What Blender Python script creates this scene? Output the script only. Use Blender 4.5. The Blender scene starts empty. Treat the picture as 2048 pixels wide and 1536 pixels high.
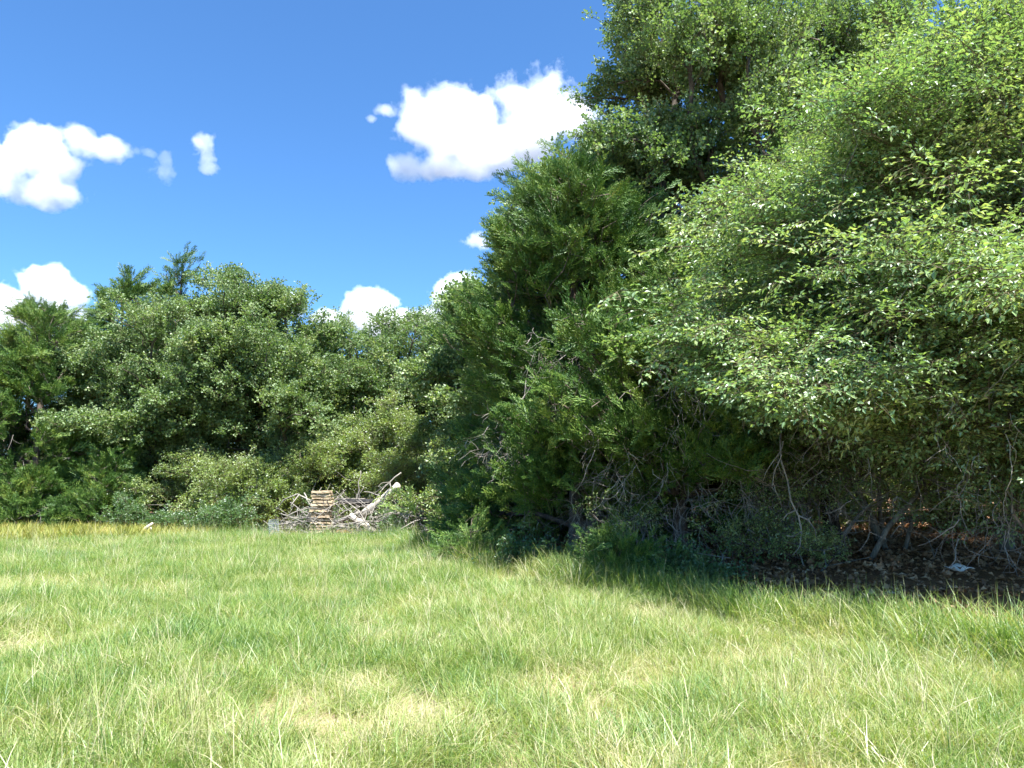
import bpy, math, random
import numpy as np
from mathutils import Vector, Matrix

R = math.radians
S = bpy.context.scene
COL = S.collection

# ------------------------------------------------------------------ camera
cam_d = bpy.data.cameras.new('camera')
cam_d.sensor_width = 36.0
cam_d.lens = 36.0 * 1490 / 2048
cam_d.clip_start = 0.05
cam_d.clip_end = 30000
cam = bpy.data.objects.new('camera', cam_d)
COL.objects.link(cam)
cam.location = (0, 0, 1.6)
cam.rotation_euler = (R(90 + 7.5), 0, 0)
S.camera = cam

# ------------------------------------------------------------------ light
SUN_ELEV, SUN_AZ = 65.0, 146.0          # azimuth clockwise from the view direction (+Y)
world = bpy.data.worlds.new('World')
S.world = world
world.use_nodes = True
wn, wl = world.node_tree.nodes, world.node_tree.links
wn.clear()
w_out = wn.new('ShaderNodeOutputWorld')
w_bg = wn.new('ShaderNodeBackground')
w_sky = wn.new('ShaderNodeTexSky')
w_sky.sky_type = 'NISHITA'
w_sky.sun_disc = False
w_sky.sun_elevation = R(SUN_ELEV)
w_sky.sun_rotation = R(SUN_AZ)
w_sky.altitude = 150
w_sky.air_density = 1.0
w_sky.dust_density = 0.0
w_sky.ozone_density = 10.0
w_bg.inputs['Strength'].default_value = 0.070
w_tint = wn.new('ShaderNodeMix'); w_tint.data_type = 'RGBA'; w_tint.blend_type = 'MULTIPLY'; w_tint.inputs[0].default_value = 1
w_tint.inputs[7].default_value = (0.74, 0.97, 1.06, 1)        # a clear, deep blue summer sky
wl.new(w_sky.outputs[0], w_tint.inputs[6])
wl.new(w_tint.outputs[2], w_bg.inputs[0])
wl.new(w_bg.outputs[0], w_out.inputs[0])

sun_d = bpy.data.lights.new('sun', 'SUN')
sun_d.energy = 4.6
sun_d.angle = R(0.53)
sun_d.color = (1.0, 0.97, 0.92)
sun = bpy.data.objects.new('sun', sun_d)
COL.objects.link(sun)
sd = Vector((math.sin(R(SUN_AZ)) * math.cos(R(SUN_ELEV)), math.cos(R(SUN_AZ)) * math.cos(R(SUN_ELEV)), math.sin(R(SUN_ELEV))))
sun.rotation_euler = sd.to_track_quat('Z', 'Y').to_euler()
sun.location = (30, 10, 40)

S.view_settings.view_transform = 'Standard'
S.view_settings.look = 'None'
S.view_settings.gamma = 1.0
S.view_settings.use_curve_mapping = False
S.view_settings.exposure = 1.85

S.render.engine = 'CYCLES'
cy = S.cycles
cy.max_bounces = 12
cy.diffuse_bounces = 4
cy.glossy_bounces = 2
cy.transmission_bounces = 4
cy.transparent_max_bounces = 6
cy.volume_bounces = 10
cy.caustics_reflective = False
cy.caustics_refractive = False
cy.sample_clamp_direct = 0.6
cy.sample_clamp_indirect = 0.6
cy.use_adaptive_sampling = True
cy.adaptive_threshold = 0.012
cy.use_denoising = True
cy.denoiser = 'OPENIMAGEDENOISE'
cy.denoising_input_passes = 'RGB_ALBEDO_NORMAL'
cy.denoising_prefilter = 'ACCURATE'
cy.volume_step_rate = 0.3
cy.volume_max_steps = 512

rng = np.random.default_rng(7)


# ------------------------------------------------------------------ helpers
def hash2(ix, iy, s):
    h = (ix.astype(np.int64) * 374761393 + iy.astype(np.int64) * 668265263 + s * 974634777) & 0xFFFFFFFF
    h = ((h ^ (h >> 13)) * 1274126177) & 0xFFFFFFFF
    return ((h ^ (h >> 16)) & 0xFFFF) / 65535.0


def vnoise(x, y, s=0):
    x = np.asarray(x, float); y = np.asarray(y, float)
    ix, iy = np.floor(x), np.floor(y)
    fx, fy = x - ix, y - iy
    fx = fx * fx * (3 - 2 * fx); fy = fy * fy * (3 - 2 * fy)
    a, b = hash2(ix, iy, s), hash2(ix + 1, iy, s)
    c, d = hash2(ix, iy + 1, s), hash2(ix + 1, iy + 1, s)
    return (a + (b - a) * fx) * (1 - fy) + (c + (d - c) * fx) * fy


def fbm(x, y, s=0, o=3):
    t, a, n = 0, 0.5, 0
    for k in range(o):
        t = t + a * vnoise(np.asarray(x) * 2 ** k, np.asarray(y) * 2 ** k, s + k); n += a; a *= 0.5
    return t / n


# the border between meadow and wood, left to right
EDGE = np.array([(-60, 23.5), (-19, 23.5), (-12, 23.2), (-7.5, 22.2), (-3.0, 20.8), (-1.9, 17.6), (-0.3, 14.3), (1.6, 11.3),
                 (3.3, 8.8), (4.7, 7.1), (8, 4.5), (14, 1.0), (60, -10)], float)


def wood_depth(x, y):
    """metres beyond the border (positive inside the wood), measured along Y and eased"""
    e = np.interp(x, EDGE[:, 0], EDGE[:, 1])
    return (np.asarray(y) - e) * 0.75


def ground_z(x, y):
    x = np.asarray(x, float); y = np.asarray(y, float)
    z = 0.10 * (fbm(x / 7, y / 7, 11) - 0.5) + 0.05 * (fbm(x / 1.6, y / 1.6, 12, 2) - 0.5)
    k = np.clip((wood_depth(x, y) - 0.6) / 4.5, 0, 1) * np.clip((x - 1) / 3, 0, 1)      # the wood floor on the right lies a little higher
    return (z + 0.42 * k * k * (3 - 2 * k)) * np.clip((60 - np.hypot(x, y)) / 30, 0, 1)


def gz(x, y):
    return float(ground_z(np.array([x]), np.array([y]))[0])


def mesh(name, V, F, mats=(), mi=None, smooth=False, attrs=None):
    """V (n,3); F list of index arrays, each (m,3) or (m,4)"""
    me = bpy.data.meshes.new(name)
    V = np.asarray(V, np.float32).reshape(-1, 3)
    F = [np.asarray(f, np.int32) for f in (F if isinstance(F, (list, tuple)) else [F]) if len(f)]
    me.vertices.add(len(V))
    me.vertices.foreach_set('co', V.ravel())
    if F:
        li = np.concatenate([f.ravel() for f in F])
        tot = np.concatenate([np.full(len(f), f.shape[1], np.int32) for f in F])
        st = np.concatenate(([0], np.cumsum(tot)[:-1])).astype(np.int32)
        me.loops.add(len(li)); me.loops.foreach_set('vertex_index', li)
        me.polygons.add(len(tot)); me.polygons.foreach_set('loop_start', st)
        if mi is not None:
            me.polygons.foreach_set('material_index', np.asarray(mi, np.int32))
        me.polygons.foreach_set('use_smooth', np.full(len(tot), bool(smooth)))
    for m in mats:
        me.materials.append(m)
    for k, (kind, dom, data) in (attrs or {}).items():
        a = me.attributes.new(k, kind, dom)
        a.data.foreach_set('vector' if kind == 'FLOAT_VECTOR' else 'value', np.asarray(data).astype(np.int32 if kind == 'INT' else np.float32).ravel())
    me.update(calc_edges=True)
    me.validate()
    return me


def link(name, data, parent=None, loc=None):
    o = bpy.data.objects.new(name, data)
    COL.objects.link(o)
    if parent is not None:
        o.parent = parent
    if loc is not None:
        o.location = loc
    return o


def tag(o, label=None, cat=None, group=None, kind=None):
    for k, v in (('label', label), ('category', cat), ('group', group), ('kind', kind)):
        if v:
            o[k] = v
    return o


def empty(name, loc, label, cat, group=None):
    o = link(name, None, loc=loc)
    o.empty_display_size = 0.3
    return tag(o, label, cat, group)


def unit(v):
    v = np.asarray(v, float)
    return v / np.maximum(np.linalg.norm(v, axis=-1, keepdims=True), 1e-9)


def prisms(P0, P1, r0, r1, n, D0=None, D1=None):
    """tapered prisms between point arrays; D0/D1 are the ring axes at each end"""
    D = unit(P1 - P0)
    D0 = D if D0 is None else D0
    D1 = D if D1 is None else D1
    ref = np.array([0.43, 0.31, 0.11])

    def ring(P, Dv, r):
        a = unit(np.cross(Dv, ref)); b = np.cross(Dv, a)
        t = np.arange(n) * 2 * math.pi / n
        return P[:, None, :] + r[:, None, None] * (a[:, None, :] * np.cos(t)[None, :, None] + b[:, None, :] * np.sin(t)[None, :, None])
    A, B = ring(P0, D0, r0), ring(P1, D1, r1)
    V = np.concatenate([A, B], axis=1).reshape(-1, 3)
    m = len(P0)
    k = np.arange(n); k2 = (k + 1) % n
    q = np.stack([k, k2, n + k2, n + k], axis=1)
    F = (np.arange(m)[:, None, None] * (2 * n) + q[None]).reshape(-1, 4)
    return V, F


def tube(pts, rad, n=8, cap=True, off=0):
    """one continuous tube along a polyline"""
    P = np.asarray(pts, float); rad = np.asarray(rad, float)
    D = unit(np.gradient(P, axis=0))
    ref = np.array([0.43, 0.31, 0.11])
    a = unit(np.cross(D, ref)); b = np.cross(D, a)
    t = np.arange(n) * 2 * math.pi / n
    V = P[:, None] + rad[:, None, None] * (a[:, None] * np.cos(t)[None, :, None] + b[:, None] * np.sin(t)[None, :, None])
    V = V.reshape(-1, 3)
    m = len(P)
    k = np.arange(n); k2 = (k + 1) % n
    F = [(np.arange(m - 1)[:, None, None] * n + np.stack([k, k2, n + k2, n + k], axis=1)[None]).reshape(-1, 4) + off]
    T = []
    if cap:
        V = np.concatenate([V, P[:1], P[-1:]])
        c0, c1 = m * n, m * n + 1
        T.append(np.stack([np.full(n, c0), k2, k], 1)); T.append(np.stack([np.full(n, c1), (m - 1) * n + k, (m - 1) * n + k2], 1))
        F.append(np.concatenate(T) + off)
    return V, F


class Bag:
    """gathers vertices and faces for one mesh"""
    def __init__(s):
        s.V, s.F3, s.F4, s.n = [], [], [], 0

    def add(s, V, F):
        for f in (F if isinstance(F, list) else [F]):
            if len(f):
                (s.F3 if f.shape[1] == 3 else s.F4).append(f + s.n)
        s.V.append(V); s.n += len(V)
        return s

    def mesh(s, name, mats, smooth=False):
        F = []
        if s.F3: F.append(np.concatenate(s.F3))
        if s.F4: F.append(np.concatenate(s.F4))
        return mesh(name, np.concatenate(s.V), F, mats, smooth=smooth)


# ------------------------------------------------------------------ materials
def new_mat(name):
    m = bpy.data.materials.new(name)
    m.use_nodes = True
    m.node_tree.nodes.clear()
    return m, m.node_tree.nodes, m.node_tree.links


def leaf_mat(name, cols, trans=0.45, tcol=(1.25, 1.3, 0.5), gloss=0.06, rough=0.45, nscale=0.9, attr=None):
    """cols: stops of a ramp walked by a per-spray random number and a large soft noise; leaf light passes through"""
    m, N, L = new_mat(name)
    out = N.new('ShaderNodeOutputMaterial')
    oi = N.new('ShaderNodeObjectInfo')
    geo = N.new('ShaderNodeNewGeometry')
    nz = N.new('ShaderNodeTexNoise'); nz.inputs['Scale'].default_value = nscale; nz.inputs['Detail'].default_value = 3
    L.new(geo.outputs['Position'], nz.inputs['Vector'])
    bl = N.new('ShaderNodeAttribute'); bl.attribute_name = 'bl'
    m1 = N.new('ShaderNodeMath'); m1.operation = 'MULTIPLY_ADD'; m1.inputs[1].default_value = 0.35; 
    L.new(oi.outputs['Random'], m1.inputs[0])
    m2 = N.new('ShaderNodeMath'); m2.operation = 'MULTIPLY_ADD'; m2.inputs[1].default_value = 0.45; m2.inputs[2].default_value = -0.1
    L.new(bl.outputs['Fac'], m2.inputs[0]); L.new(m2.outputs[0], m1.inputs[2])
    m3 = N.new('ShaderNodeMath'); m3.operation = 'MULTIPLY_ADD'; m3.inputs[1].default_value = 0.9; m3.inputs[2].default_value = -0.25
    L.new(nz.outputs['Fac'], m3.inputs[0])
    m4 = N.new('ShaderNodeMath'); m4.operation = 'ADD'; m4.use_clamp = True
    L.new(m1.outputs[0], m4.inputs[0]); L.new(m3.outputs[0], m4.inputs[1])
    src = m4.outputs[0]
    if attr:
        at = N.new('ShaderNodeAttribute'); at.attribute_type = 'INSTANCER'; at.attribute_name = attr
        m5 = N.new('ShaderNodeMath'); m5.operation = 'ADD'; m5.use_clamp = True
        m6 = N.new('ShaderNodeMath'); m6.operation = 'MULTIPLY_ADD'; m6.inputs[1].default_value = 0.8; m6.inputs[2].default_value = -0.36
        L.new(src, m6.inputs[0]); L.new(m6.outputs[0], m5.inputs[0]); L.new(at.outputs['Fac'], m5.inputs[1])
        src = m5.outputs[0]
    rp = N.new('ShaderNodeValToRGB')
    rp.color_ramp.interpolation = 'LINEAR'
    el = rp.color_ramp.elements
    while len(el) < len(cols): el.new(0.5)
    for i, (p, c) in enumerate(cols):
        el[i].position = p; el[i].color = (*c, 1)
    L.new(src, rp.inputs[0])
    df = N.new('ShaderNodeBsdfDiffuse')
    tr = N.new('ShaderNodeBsdfTranslucent')
    tm = N.new('ShaderNodeMix'); tm.data_type = 'RGBA'; tm.blend_type = 'MULTIPLY'; tm.inputs[0].default_value = 1; tm.clamp_result = True
    tm.inputs[7].default_value = (*tcol, 1)
    L.new(rp.outputs[0], tm.inputs[6])
    L.new(rp.outputs[0], df.inputs[0]); L.new(tm.outputs[2], tr.inputs[0])
    mx = N.new('ShaderNodeMixShader'); mx.inputs[0].default_value = trans
    L.new(df.outputs[0], mx.inputs[1]); L.new(tr.outputs[0], mx.inputs[2])
    gl = N.new('ShaderNodeBsdfGlossy'); gl.inputs['Roughness'].default_value = rough; gl.inputs[0].default_value = (0.9, 0.95, 1, 1)
    mg = N.new('ShaderNodeMixShader'); mg.inputs[0].default_value = gloss
    L.new(mx.outputs[0], mg.inputs[1]); L.new(gl.outputs[0], mg.inputs[2])
    L.new(mg.outputs[0], out.inputs[0])
    return m


def wood_mat(name, c0, c1, scale=6.0, rough=0.9, bump=0.4, stretch=(1, 1, 0.25), c2=None):
    m, N, L = new_mat(name)
    out = N.new('ShaderNodeOutputMaterial')
    b = N.new('ShaderNodeBsdfPrincipled'); b.inputs['Roughness'].default_value = rough
    b.inputs['Specular IOR Level'].default_value = 0.2
    tc = N.new('ShaderNodeTexCoord'); mp = N.new('ShaderNodeMapping'); mp.inputs['Scale'].default_value = stretch
    oi = N.new('ShaderNodeObjectInfo')
    L.new(tc.outputs['Object'], mp.inputs[0])
    nz = N.new('ShaderNodeTexNoise'); nz.inputs['Scale'].default_value = scale; nz.inputs['Detail'].default_value = 6; nz.inputs['Roughness'].default_value = 0.65
    nz.noise_dimensions = '4D'
    mw = N.new('ShaderNodeMath'); mw.operation = 'MULTIPLY'; mw.inputs[1].default_value = 40
    L.new(oi.outputs['Random'], mw.inputs[0]); L.new(mw.outputs[0], nz.inputs['W'])
    L.new(mp.outputs[0], nz.inputs['Vector'])
    rp = N.new('ShaderNodeValToRGB')
    rp.color_ramp.elements[0].position = 0.34; rp.color_ramp.elements[0].color = (*c0, 1)
    rp.color_ramp.elements[1].position = 0.66; rp.color_ramp.elements[1].color = (*c1, 1)
    if c2:
        e = rp.color_ramp.elements.new(0.52); e.color = (*c2, 1)
    L.new(nz.outputs['Fac'], rp.inputs[0]); L.new(rp.outputs[0], b.inputs['Base Color'])
    bp = N.new('ShaderNodeBump'); bp.inputs['Strength'].default_value = bump; bp.inputs['Distance'].default_value = 0.02
    L.new(nz.outputs['Fac'], bp.inputs['Height']); L.new(bp.outputs[0], b.inputs['Normal'])
    L.new(b.outputs[0], out.inputs[0])
    return m


M_bark_oak = wood_mat('bark_oak', (0.035, 0.028, 0.022), (0.13, 0.11, 0.09), 9)
M_bark_elm = wood_mat('bark_elm', (0.085, 0.078, 0.064), (0.33, 0.31, 0.265), 14, bump=0.9)
M_bark_cedar = wood_mat('bark_cedar', (0.07, 0.052, 0.04), (0.22, 0.18, 0.145), 12, stretch=(1, 1, 0.12))
M_dead = wood_mat('dead_wood_grey', (0.15, 0.135, 0.118), (0.38, 0.35, 0.31), 10)
M_deadtwig = wood_mat('dead_twig_grey', (0.17, 0.15, 0.13), (0.48, 0.44, 0.39), 6)
M_pale_log = wood_mat('pale_bare_wood', (0.38, 0.33, 0.27), (0.62, 0.57, 0.49), 7)
M_char = wood_mat('charred_wood', (0.008, 0.008, 0.009), (0.05, 0.05, 0.052), 10)
M_twig = wood_mat('green_twig', (0.07, 0.06, 0.035), (0.16, 0.13, 0.08), 8)
M_board = wood_mat('tan_board', (0.30, 0.215, 0.13), (0.54, 0.43, 0.29), 5, stretch=(0.3, 2, 2), c2=(0.46, 0.36, 0.24))

ELM = [(0.0, (0.10, 0.205, 0.08)), (0.45, (0.215, 0.34, 0.12)), (0.8, (0.40, 0.485, 0.185)), (1.0, (0.57, 0.60, 0.29))]
OAK = [(0.0, (0.075, 0.145, 0.045)), (0.5, (0.155, 0.24, 0.08)), (0.85, (0.255, 0.33, 0.12)), (1.0, (0.36, 0.375, 0.16))]
CED = [(0.0, (0.04, 0.105, 0.022)), (0.42, (0.085, 0.18, 0.035)), (0.75, (0.22, 0.33, 0.06)), (1.0, (0.40, 0.42, 0.10))]
M_elm = leaf_mat('elm_leaf', ELM, 0.42, (1.2, 1.25, 0.6), 0.07, 0.42, 0.55)
M_oak = leaf_mat('oak_leaf', OAK, 0.42, (1.2, 1.3, 0.7), 0.045, 0.5, 0.7)
M_ced = leaf_mat('cedar_needle', CED, 0.25, (1.3, 1.35, 0.5), 0.03, 0.5, 0.8)
M_bush = leaf_mat('bush_leaf', [(0, (0.14, 0.24, 0.065)), (0.5, (0.27, 0.37, 0.10)), (1, (0.42, 0.48, 0.17))], 0.42, (1.3, 1.35, 0.5), 0.09, 0.4, 1.2)
M_weed = leaf_mat('weed_leaf', [(0, (0.06, 0.13, 0.035)), (0.5, (0.11, 0.21, 0.06)), (1, (0.2, 0.30, 0.12))], 0.45, (1.2, 1.25, 0.6), 0.06, 0.45, 1.5)
M_yweed = leaf_mat('yellow_weed', [(0, (0.15, 0.23, 0.06)), (0.4, (0.27, 0.31, 0.075)), (0.75, (0.40, 0.38, 0.09)), (1, (0.40, 0.30, 0.12))], 0.4, (1.2, 1.1, 0.5), 0.02, 0.6, 0.6)
M_orange = leaf_mat('orange_leaf', [(0, (0.40, 0.24, 0.05)), (1, (0.60, 0.34, 0.06))], 0.5, (1.2, 1.0, 0.4), 0.03, 0.5, 1.0)
GRASS = [(0.0, (0.07, 0.165, 0.045)), (0.25, (0.15, 0.26, 0.058)), (0.48, (0.25, 0.335, 0.078)), (0.72, (0.43, 0.425, 0.21)), (1.0, (0.62, 0.53, 0.38))]
M_grass = leaf_mat('grass_blade', GRASS, 0.42, (1.2, 1.25, 0.5), 0.035, 0.45, 1.3, attr='dry')
LITTER = [(0.0, (0.13, 0.062, 0.03)), (0.4, (0.30, 0.165, 0.08)), (0.75, (0.50, 0.32, 0.18)), (1.0, (0.66, 0.52, 0.37))]
M_litter = leaf_mat('dead_leaf', LITTER, 0.12, (1.1, 0.9, 0.6), 0.03, 0.55, 2.0)

# ground: bleached sandy soil and thatch in the meadow, brown leaf mould in the wood
M_ground, N, L = new_mat('ground_soil')
out = N.new('ShaderNodeOutputMaterial'); b = N.new('ShaderNodeBsdfPrincipled'); b.inputs['Roughness'].default_value = 0.95
b.inputs['Specular IOR Level'].default_value = 0.1
geo = N.new('ShaderNodeNewGeometry')
n1 = N.new('ShaderNodeTexNoise'); n1.inputs['Scale'].default_value = 1.1; n1.inputs['Detail'].default_value = 8
n2 = N.new('ShaderNodeTexNoise'); n2.inputs['Scale'].default_value = 38; n2.inputs['Detail'].default_value = 6; n2.inputs['Roughness'].default_value = 0.75
for q in (n1, n2): L.new(geo.outputs['Position'], q.inputs['Vector'])
r1 = N.new('ShaderNodeValToRGB')
for e, (p, c) in zip((r1.color_ramp.elements[0], r1.color_ramp.elements[1]), ((0.35, (0.17, 0.16, 0.075)), (0.65, (0.44, 0.325, 0.235)))):
    e.position = p; e.color = (*c, 1)
r2 = N.new('ShaderNodeValToRGB')
for e, (p, c) in zip((r2.color_ramp.elements[0], r2.color_ramp.elements[1]), ((0.35, (0.11, 0.058, 0.03)), (0.7, (0.36, 0.215, 0.12)))):
    e.position = p; e.color = (*c, 1)
L.new(n1.outputs['Fac'], r1.inputs[0]); L.new(n2.outputs['Fac'], r2.inputs[0])
mul = N.new('ShaderNodeMix'); mul.data_type = 'RGBA'; mul.blend_type = 'OVERLAY'; mul.inputs[0].default_value = 0.6
L.new(r1.outputs[0], mul.inputs[6]); L.new(n2.outputs['Fac'], mul.inputs[7])
wa = N.new('ShaderNodeAttribute'); wa.attribute_name = 'wood'
mx = N.new('ShaderNodeMix'); mx.data_type = 'RGBA'
L.new(wa.outputs['Fac'], mx.inputs[0]); L.new(mul.outputs[2], mx.inputs[6]); L.new(r2.outputs[0], mx.inputs[7])
L.new(mx.outputs[2], b.inputs['Base Color'])
bp = N.new('ShaderNodeBump'); bp.inputs['Strength'].default_value = 0.6; bp.inputs['Distance'].default_value = 0.03
L.new(n2.outputs['Fac'], bp.inputs['Height']); L.new(bp.outputs[0], b.inputs['Normal'])
L.new(b.outputs[0], out.inputs[0])

# ------------------------------------------------------------------ ground
gx = np.concatenate([np.linspace(-900, -60, 15), np.arange(-45, 45.1, 0.75), np.linspace(60, 900, 15)])
gy = np.concatenate([np.linspace(-600, -40, 12), np.arange(-20, 60.1, 0.75), np.linspace(80, 1500, 16)])
X, Y = np.meshgrid(gx, gy)
Z = ground_z(X, Y)
nx, ny = len(gx), len(gy)
idx = np.arange(nx * ny).reshape(ny, nx)
F = np.stack([idx[:-1, :-1], idx[:-1, 1:], idx[1:, 1:], idx[1:, :-1]], -1).reshape(-1, 4)
wd = np.clip(wood_depth(X, Y) / 1.2 + 0.2 + 0.8 * (fbm(X / 0.9, Y / 0.9, 5) - 0.5), 0, 1)
g = link('ground', mesh('ground', np.stack([X, Y, Z], -1), [F], [M_ground], smooth=True, attrs={'wood': ('FLOAT', 'POINT', wd)}))
tag(g, 'sandy meadow soil with straw, turning to brown leaf mould under the trees', 'ground', kind='structure')


# ------------------------------------------------------------------ scattering
def scatter_group(name, protos):
    """geometry nodes: puts one of the prototype meshes on every point of the object's own mesh"""
    ng = bpy.data.node_groups.new(name, 'GeometryNodeTree')
    ng.interface.new_socket('Geometry', in_out='INPUT', socket_type='NodeSocketGeometry')
    ng.interface.new_socket('Geometry', in_out='OUTPUT', socket_type='NodeSocketGeometry')
    N, L = ng.nodes, ng.links
    gi, go = N.new('NodeGroupInput'), N.new('NodeGroupOutput')
    g2i = N.new('GeometryNodeGeometryToInstance')
    for me in reversed(protos):
        o = bpy.data.objects.new(me.name, me)
        oi = N.new('GeometryNodeObjectInfo'); oi.inputs['Object'].default_value = o
        oi.inputs['As Instance'].default_value = False
        L.new(oi.outputs['Geometry'], g2i.inputs[0])
    iop = N.new('GeometryNodeInstanceOnPoints')
    L.new(gi.outputs[0], iop.inputs['Points']); L.new(g2i.outputs[0], iop.inputs['Instance'])
    iop.inputs['Pick Instance'].default_value = True

    def attr(nm, ty):
        a = N.new('GeometryNodeInputNamedAttribute'); a.data_type = ty; a.inputs['Name'].default_value = nm
        return a.outputs[0]
    e2r = N.new('FunctionNodeEulerToRotation')
    L.new(attr('rot', 'FLOAT_VECTOR'), e2r.inputs[0]); L.new(e2r.outputs[0], iop.inputs['Rotation'])
    L.new(attr('scl', 'FLOAT_VECTOR'), iop.inputs['Scale'])
    L.new(attr('pick', 'INT'), iop.inputs['Instance Index'])
    L.new(iop.outputs[0], go.inputs[0])
    return ng


def scatter(name, P, rot, scl, pick, ng, parent=None, extra=None):
    scl = np.asarray(scl, float)
    if scl.ndim == 1:
        scl = np.repeat(scl[:, None], 3, 1)
    at = {'rot': ('FLOAT_VECTOR', 'POINT', rot), 'scl': ('FLOAT_VECTOR', 'POINT', scl), 'pick': ('INT', 'POINT', pick)}
    for k, v in (extra or {}).items():
        at[k] = ('FLOAT', 'POINT', v)
    o = link(name, mesh(name, P, [], attrs=at), parent)
    md = o.modifiers.new('scatter', 'NODES'); md.node_group = ng
    return o


def euler_from(fwd, up):
    """euler angles that turn local Y to fwd and local Z near up"""
    y = unit(fwd)
    x = unit(np.cross(y, up)); z = np.cross(x, y)
    ry = -np.arcsin(np.clip(x[:, 2], -1, 1))
    rx = np.arctan2(y[:, 2], z[:, 2])
    rz = np.arctan2(x[:, 1], x[:, 0])
    return np.stack([rx, ry, rz], 1)


# ------------------------------------------------------------------ foliage prototypes
def leaf_cards(base, fwd, up, ln, wd, fold=0.25, lobes=False):
    """folded leaves: arrays of base points, directions, normals"""
    f, u = unit(fwd), None
    s = unit(np.cross(f, up)); u = np.cross(s, f)
    ln = ln[:, None]; wd = wd[:, None]
    n = len(base)
    tip = base + f * ln - u * ln * 0.12
    if not lobes:
        l = base + f * ln * 0.45 + s * wd * 0.5 + u * wd * fold
        r = base + f * ln * 0.45 - s * wd * 0.5 + u * wd * fold
        V = np.stack([base, r, tip, l], 1).reshape(-1, 3)
        k = np.arange(n)[:, None] * 4
        return V, np.concatenate([k + np.array([[0, 1, 2]]), k + np.array([[0, 2, 3]])])
    w1 = base + f * ln * 0.28
    l1 = base + f * ln * 0.36 + s * wd * 0.28 + u * wd * fold * .5
    r1 = base + f * ln * 0.36 - s * wd * 0.28 + u * wd * fold * .5
    l2 = base + f * ln * 0.66 + s * wd * 0.55 + u * wd * fold
    r2 = base + f * ln * 0.66 - s * wd * 0.55 + u * wd * fold
    V = np.stack([base, r1, r2, tip, l2, l1], 1).reshape(-1, 3)
    k = np.arange(n)[:, None] * 6
    F = np.concatenate([k + np.array([[0, 1, 5]]), k + np.array([[1, 2, 3]]), k + np.array([[1, 3, 5]]), k + np.array([[5, 3, 4]])])
    return V, F


def proto_mesh(name, parts, mats):
    """parts: list of (V, F, material index, per-leaf verts or None)"""
    Vs, Fs, mi, bl, n = [], [], [], [], 0
    F3, F4, m3, m4 = [], [], [], []
    for V, F, k, per in parts:
        for f in (F if isinstance(F, list) else [F]):
            if len(f) == 0: continue
            (F3 if f.shape[1] == 3 else F4).append(f + n); (m3 if f.shape[1] == 3 else m4).append(np.full(len(f), k))
        if per:
            bl.append(np.repeat(rng.random(len(V) // per), per))
        else:
            bl.append(np.full(len(V), 0.4))
        Vs.append(V); n += len(V)
    F = []; mi = []
    if F3: F.append(np.concatenate(F3)); mi += m3
    if F4: F.append(np.concatenate(F4)); mi += m4
    return mesh(name, np.concatenate(Vs), F, mats, np.concatenate(mi), attrs={'bl': ('FLOAT', 'POINT', np.concatenate(bl))})


def broad_spray(name, L_, nside, nleaf, ll, lw, flat, lobes, mleaf, droop=0.15, spread=1.0, mtwig=None):
    """a leafy twig along +Y: side twigs left and right, leaves alternating along each"""
    base, fwd, up = [], [], []
    tw = []
    main = lambda t: np.array([0.03 * math.sin(5 * t), L_ * t, 0.05 * L_ * math.sin(3 * t) - droop * L_ * t * t])
    pts = [main(t) for t in np.linspace(0, 1, 6)]
    tw.append(tube(pts, np.linspace(0.006, 0.002, 6), 3, False))
    for i in range(nside):
        t = 0.12 + 0.85 * (i + rng.random() * 0.6) / nside
        a = main(t)
        sg = 1 if i % 2 else -1
        sl = L_ * (0.62 - 0.38 * t) * rng.uniform(0.75, 1.15) * spread
        d = unit(np.array([sg * rng.uniform(0.7, 1.1), rng.uniform(0.5, 0.9), rng.normal(0, flat)]))
        e = a + d * sl + np.array([0, 0, -droop * sl * .6])
        mid = (a + e) / 2 + np.array([0, 0, 0.05 * sl])
        q = [a, mid, e]
        tw.append(tube(q, np.array([0.0035, 0.0025, 0.0015]), 3, False))
        nl = max(3, int(nleaf * sl / (L_ * 0.6)))
        for j in range(nl):
            s = (j + 0.7) / nl
            p = a * (1 - s) ** 2 + mid * 2 * s * (1 - s) + e * s * s
            side = np.cross(d, [0, 0, 1]); side = side / np.linalg.norm(side)
            k = 1 if j % 2 else -1
            base.append(p)
            fwd.append(d * rng.uniform(0.3, 0.9) + side * k * rng.uniform(0.5, 1.0) + rng.normal(0, flat, 3) * 0.9 + np.array([0, 0, -droop]))
            up.append(np.array([0, 0, 1.0]) + rng.normal(0, flat * 1.3, 3))
        base.append(e); fwd.append(d + rng.normal(0, .2, 3)); up.append(np.array([0, 0, 1.0]) + rng.normal(0, flat, 3))
    base, fwd, up = map(np.array, (base, fwd, up))
    n = len(base)
    V, F = leaf_cards(base, fwd, up, ll * rng.uniform(0.65, 1.2, n), lw * rng.uniform(0.7, 1.2, n), 0.22, lobes)
    return proto_mesh(name, [(V, F, 0, 6 if lobes else 4)] + [(v, f, 1, None) for v, f in tw], [mleaf, mtwig or M_twig])


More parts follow.
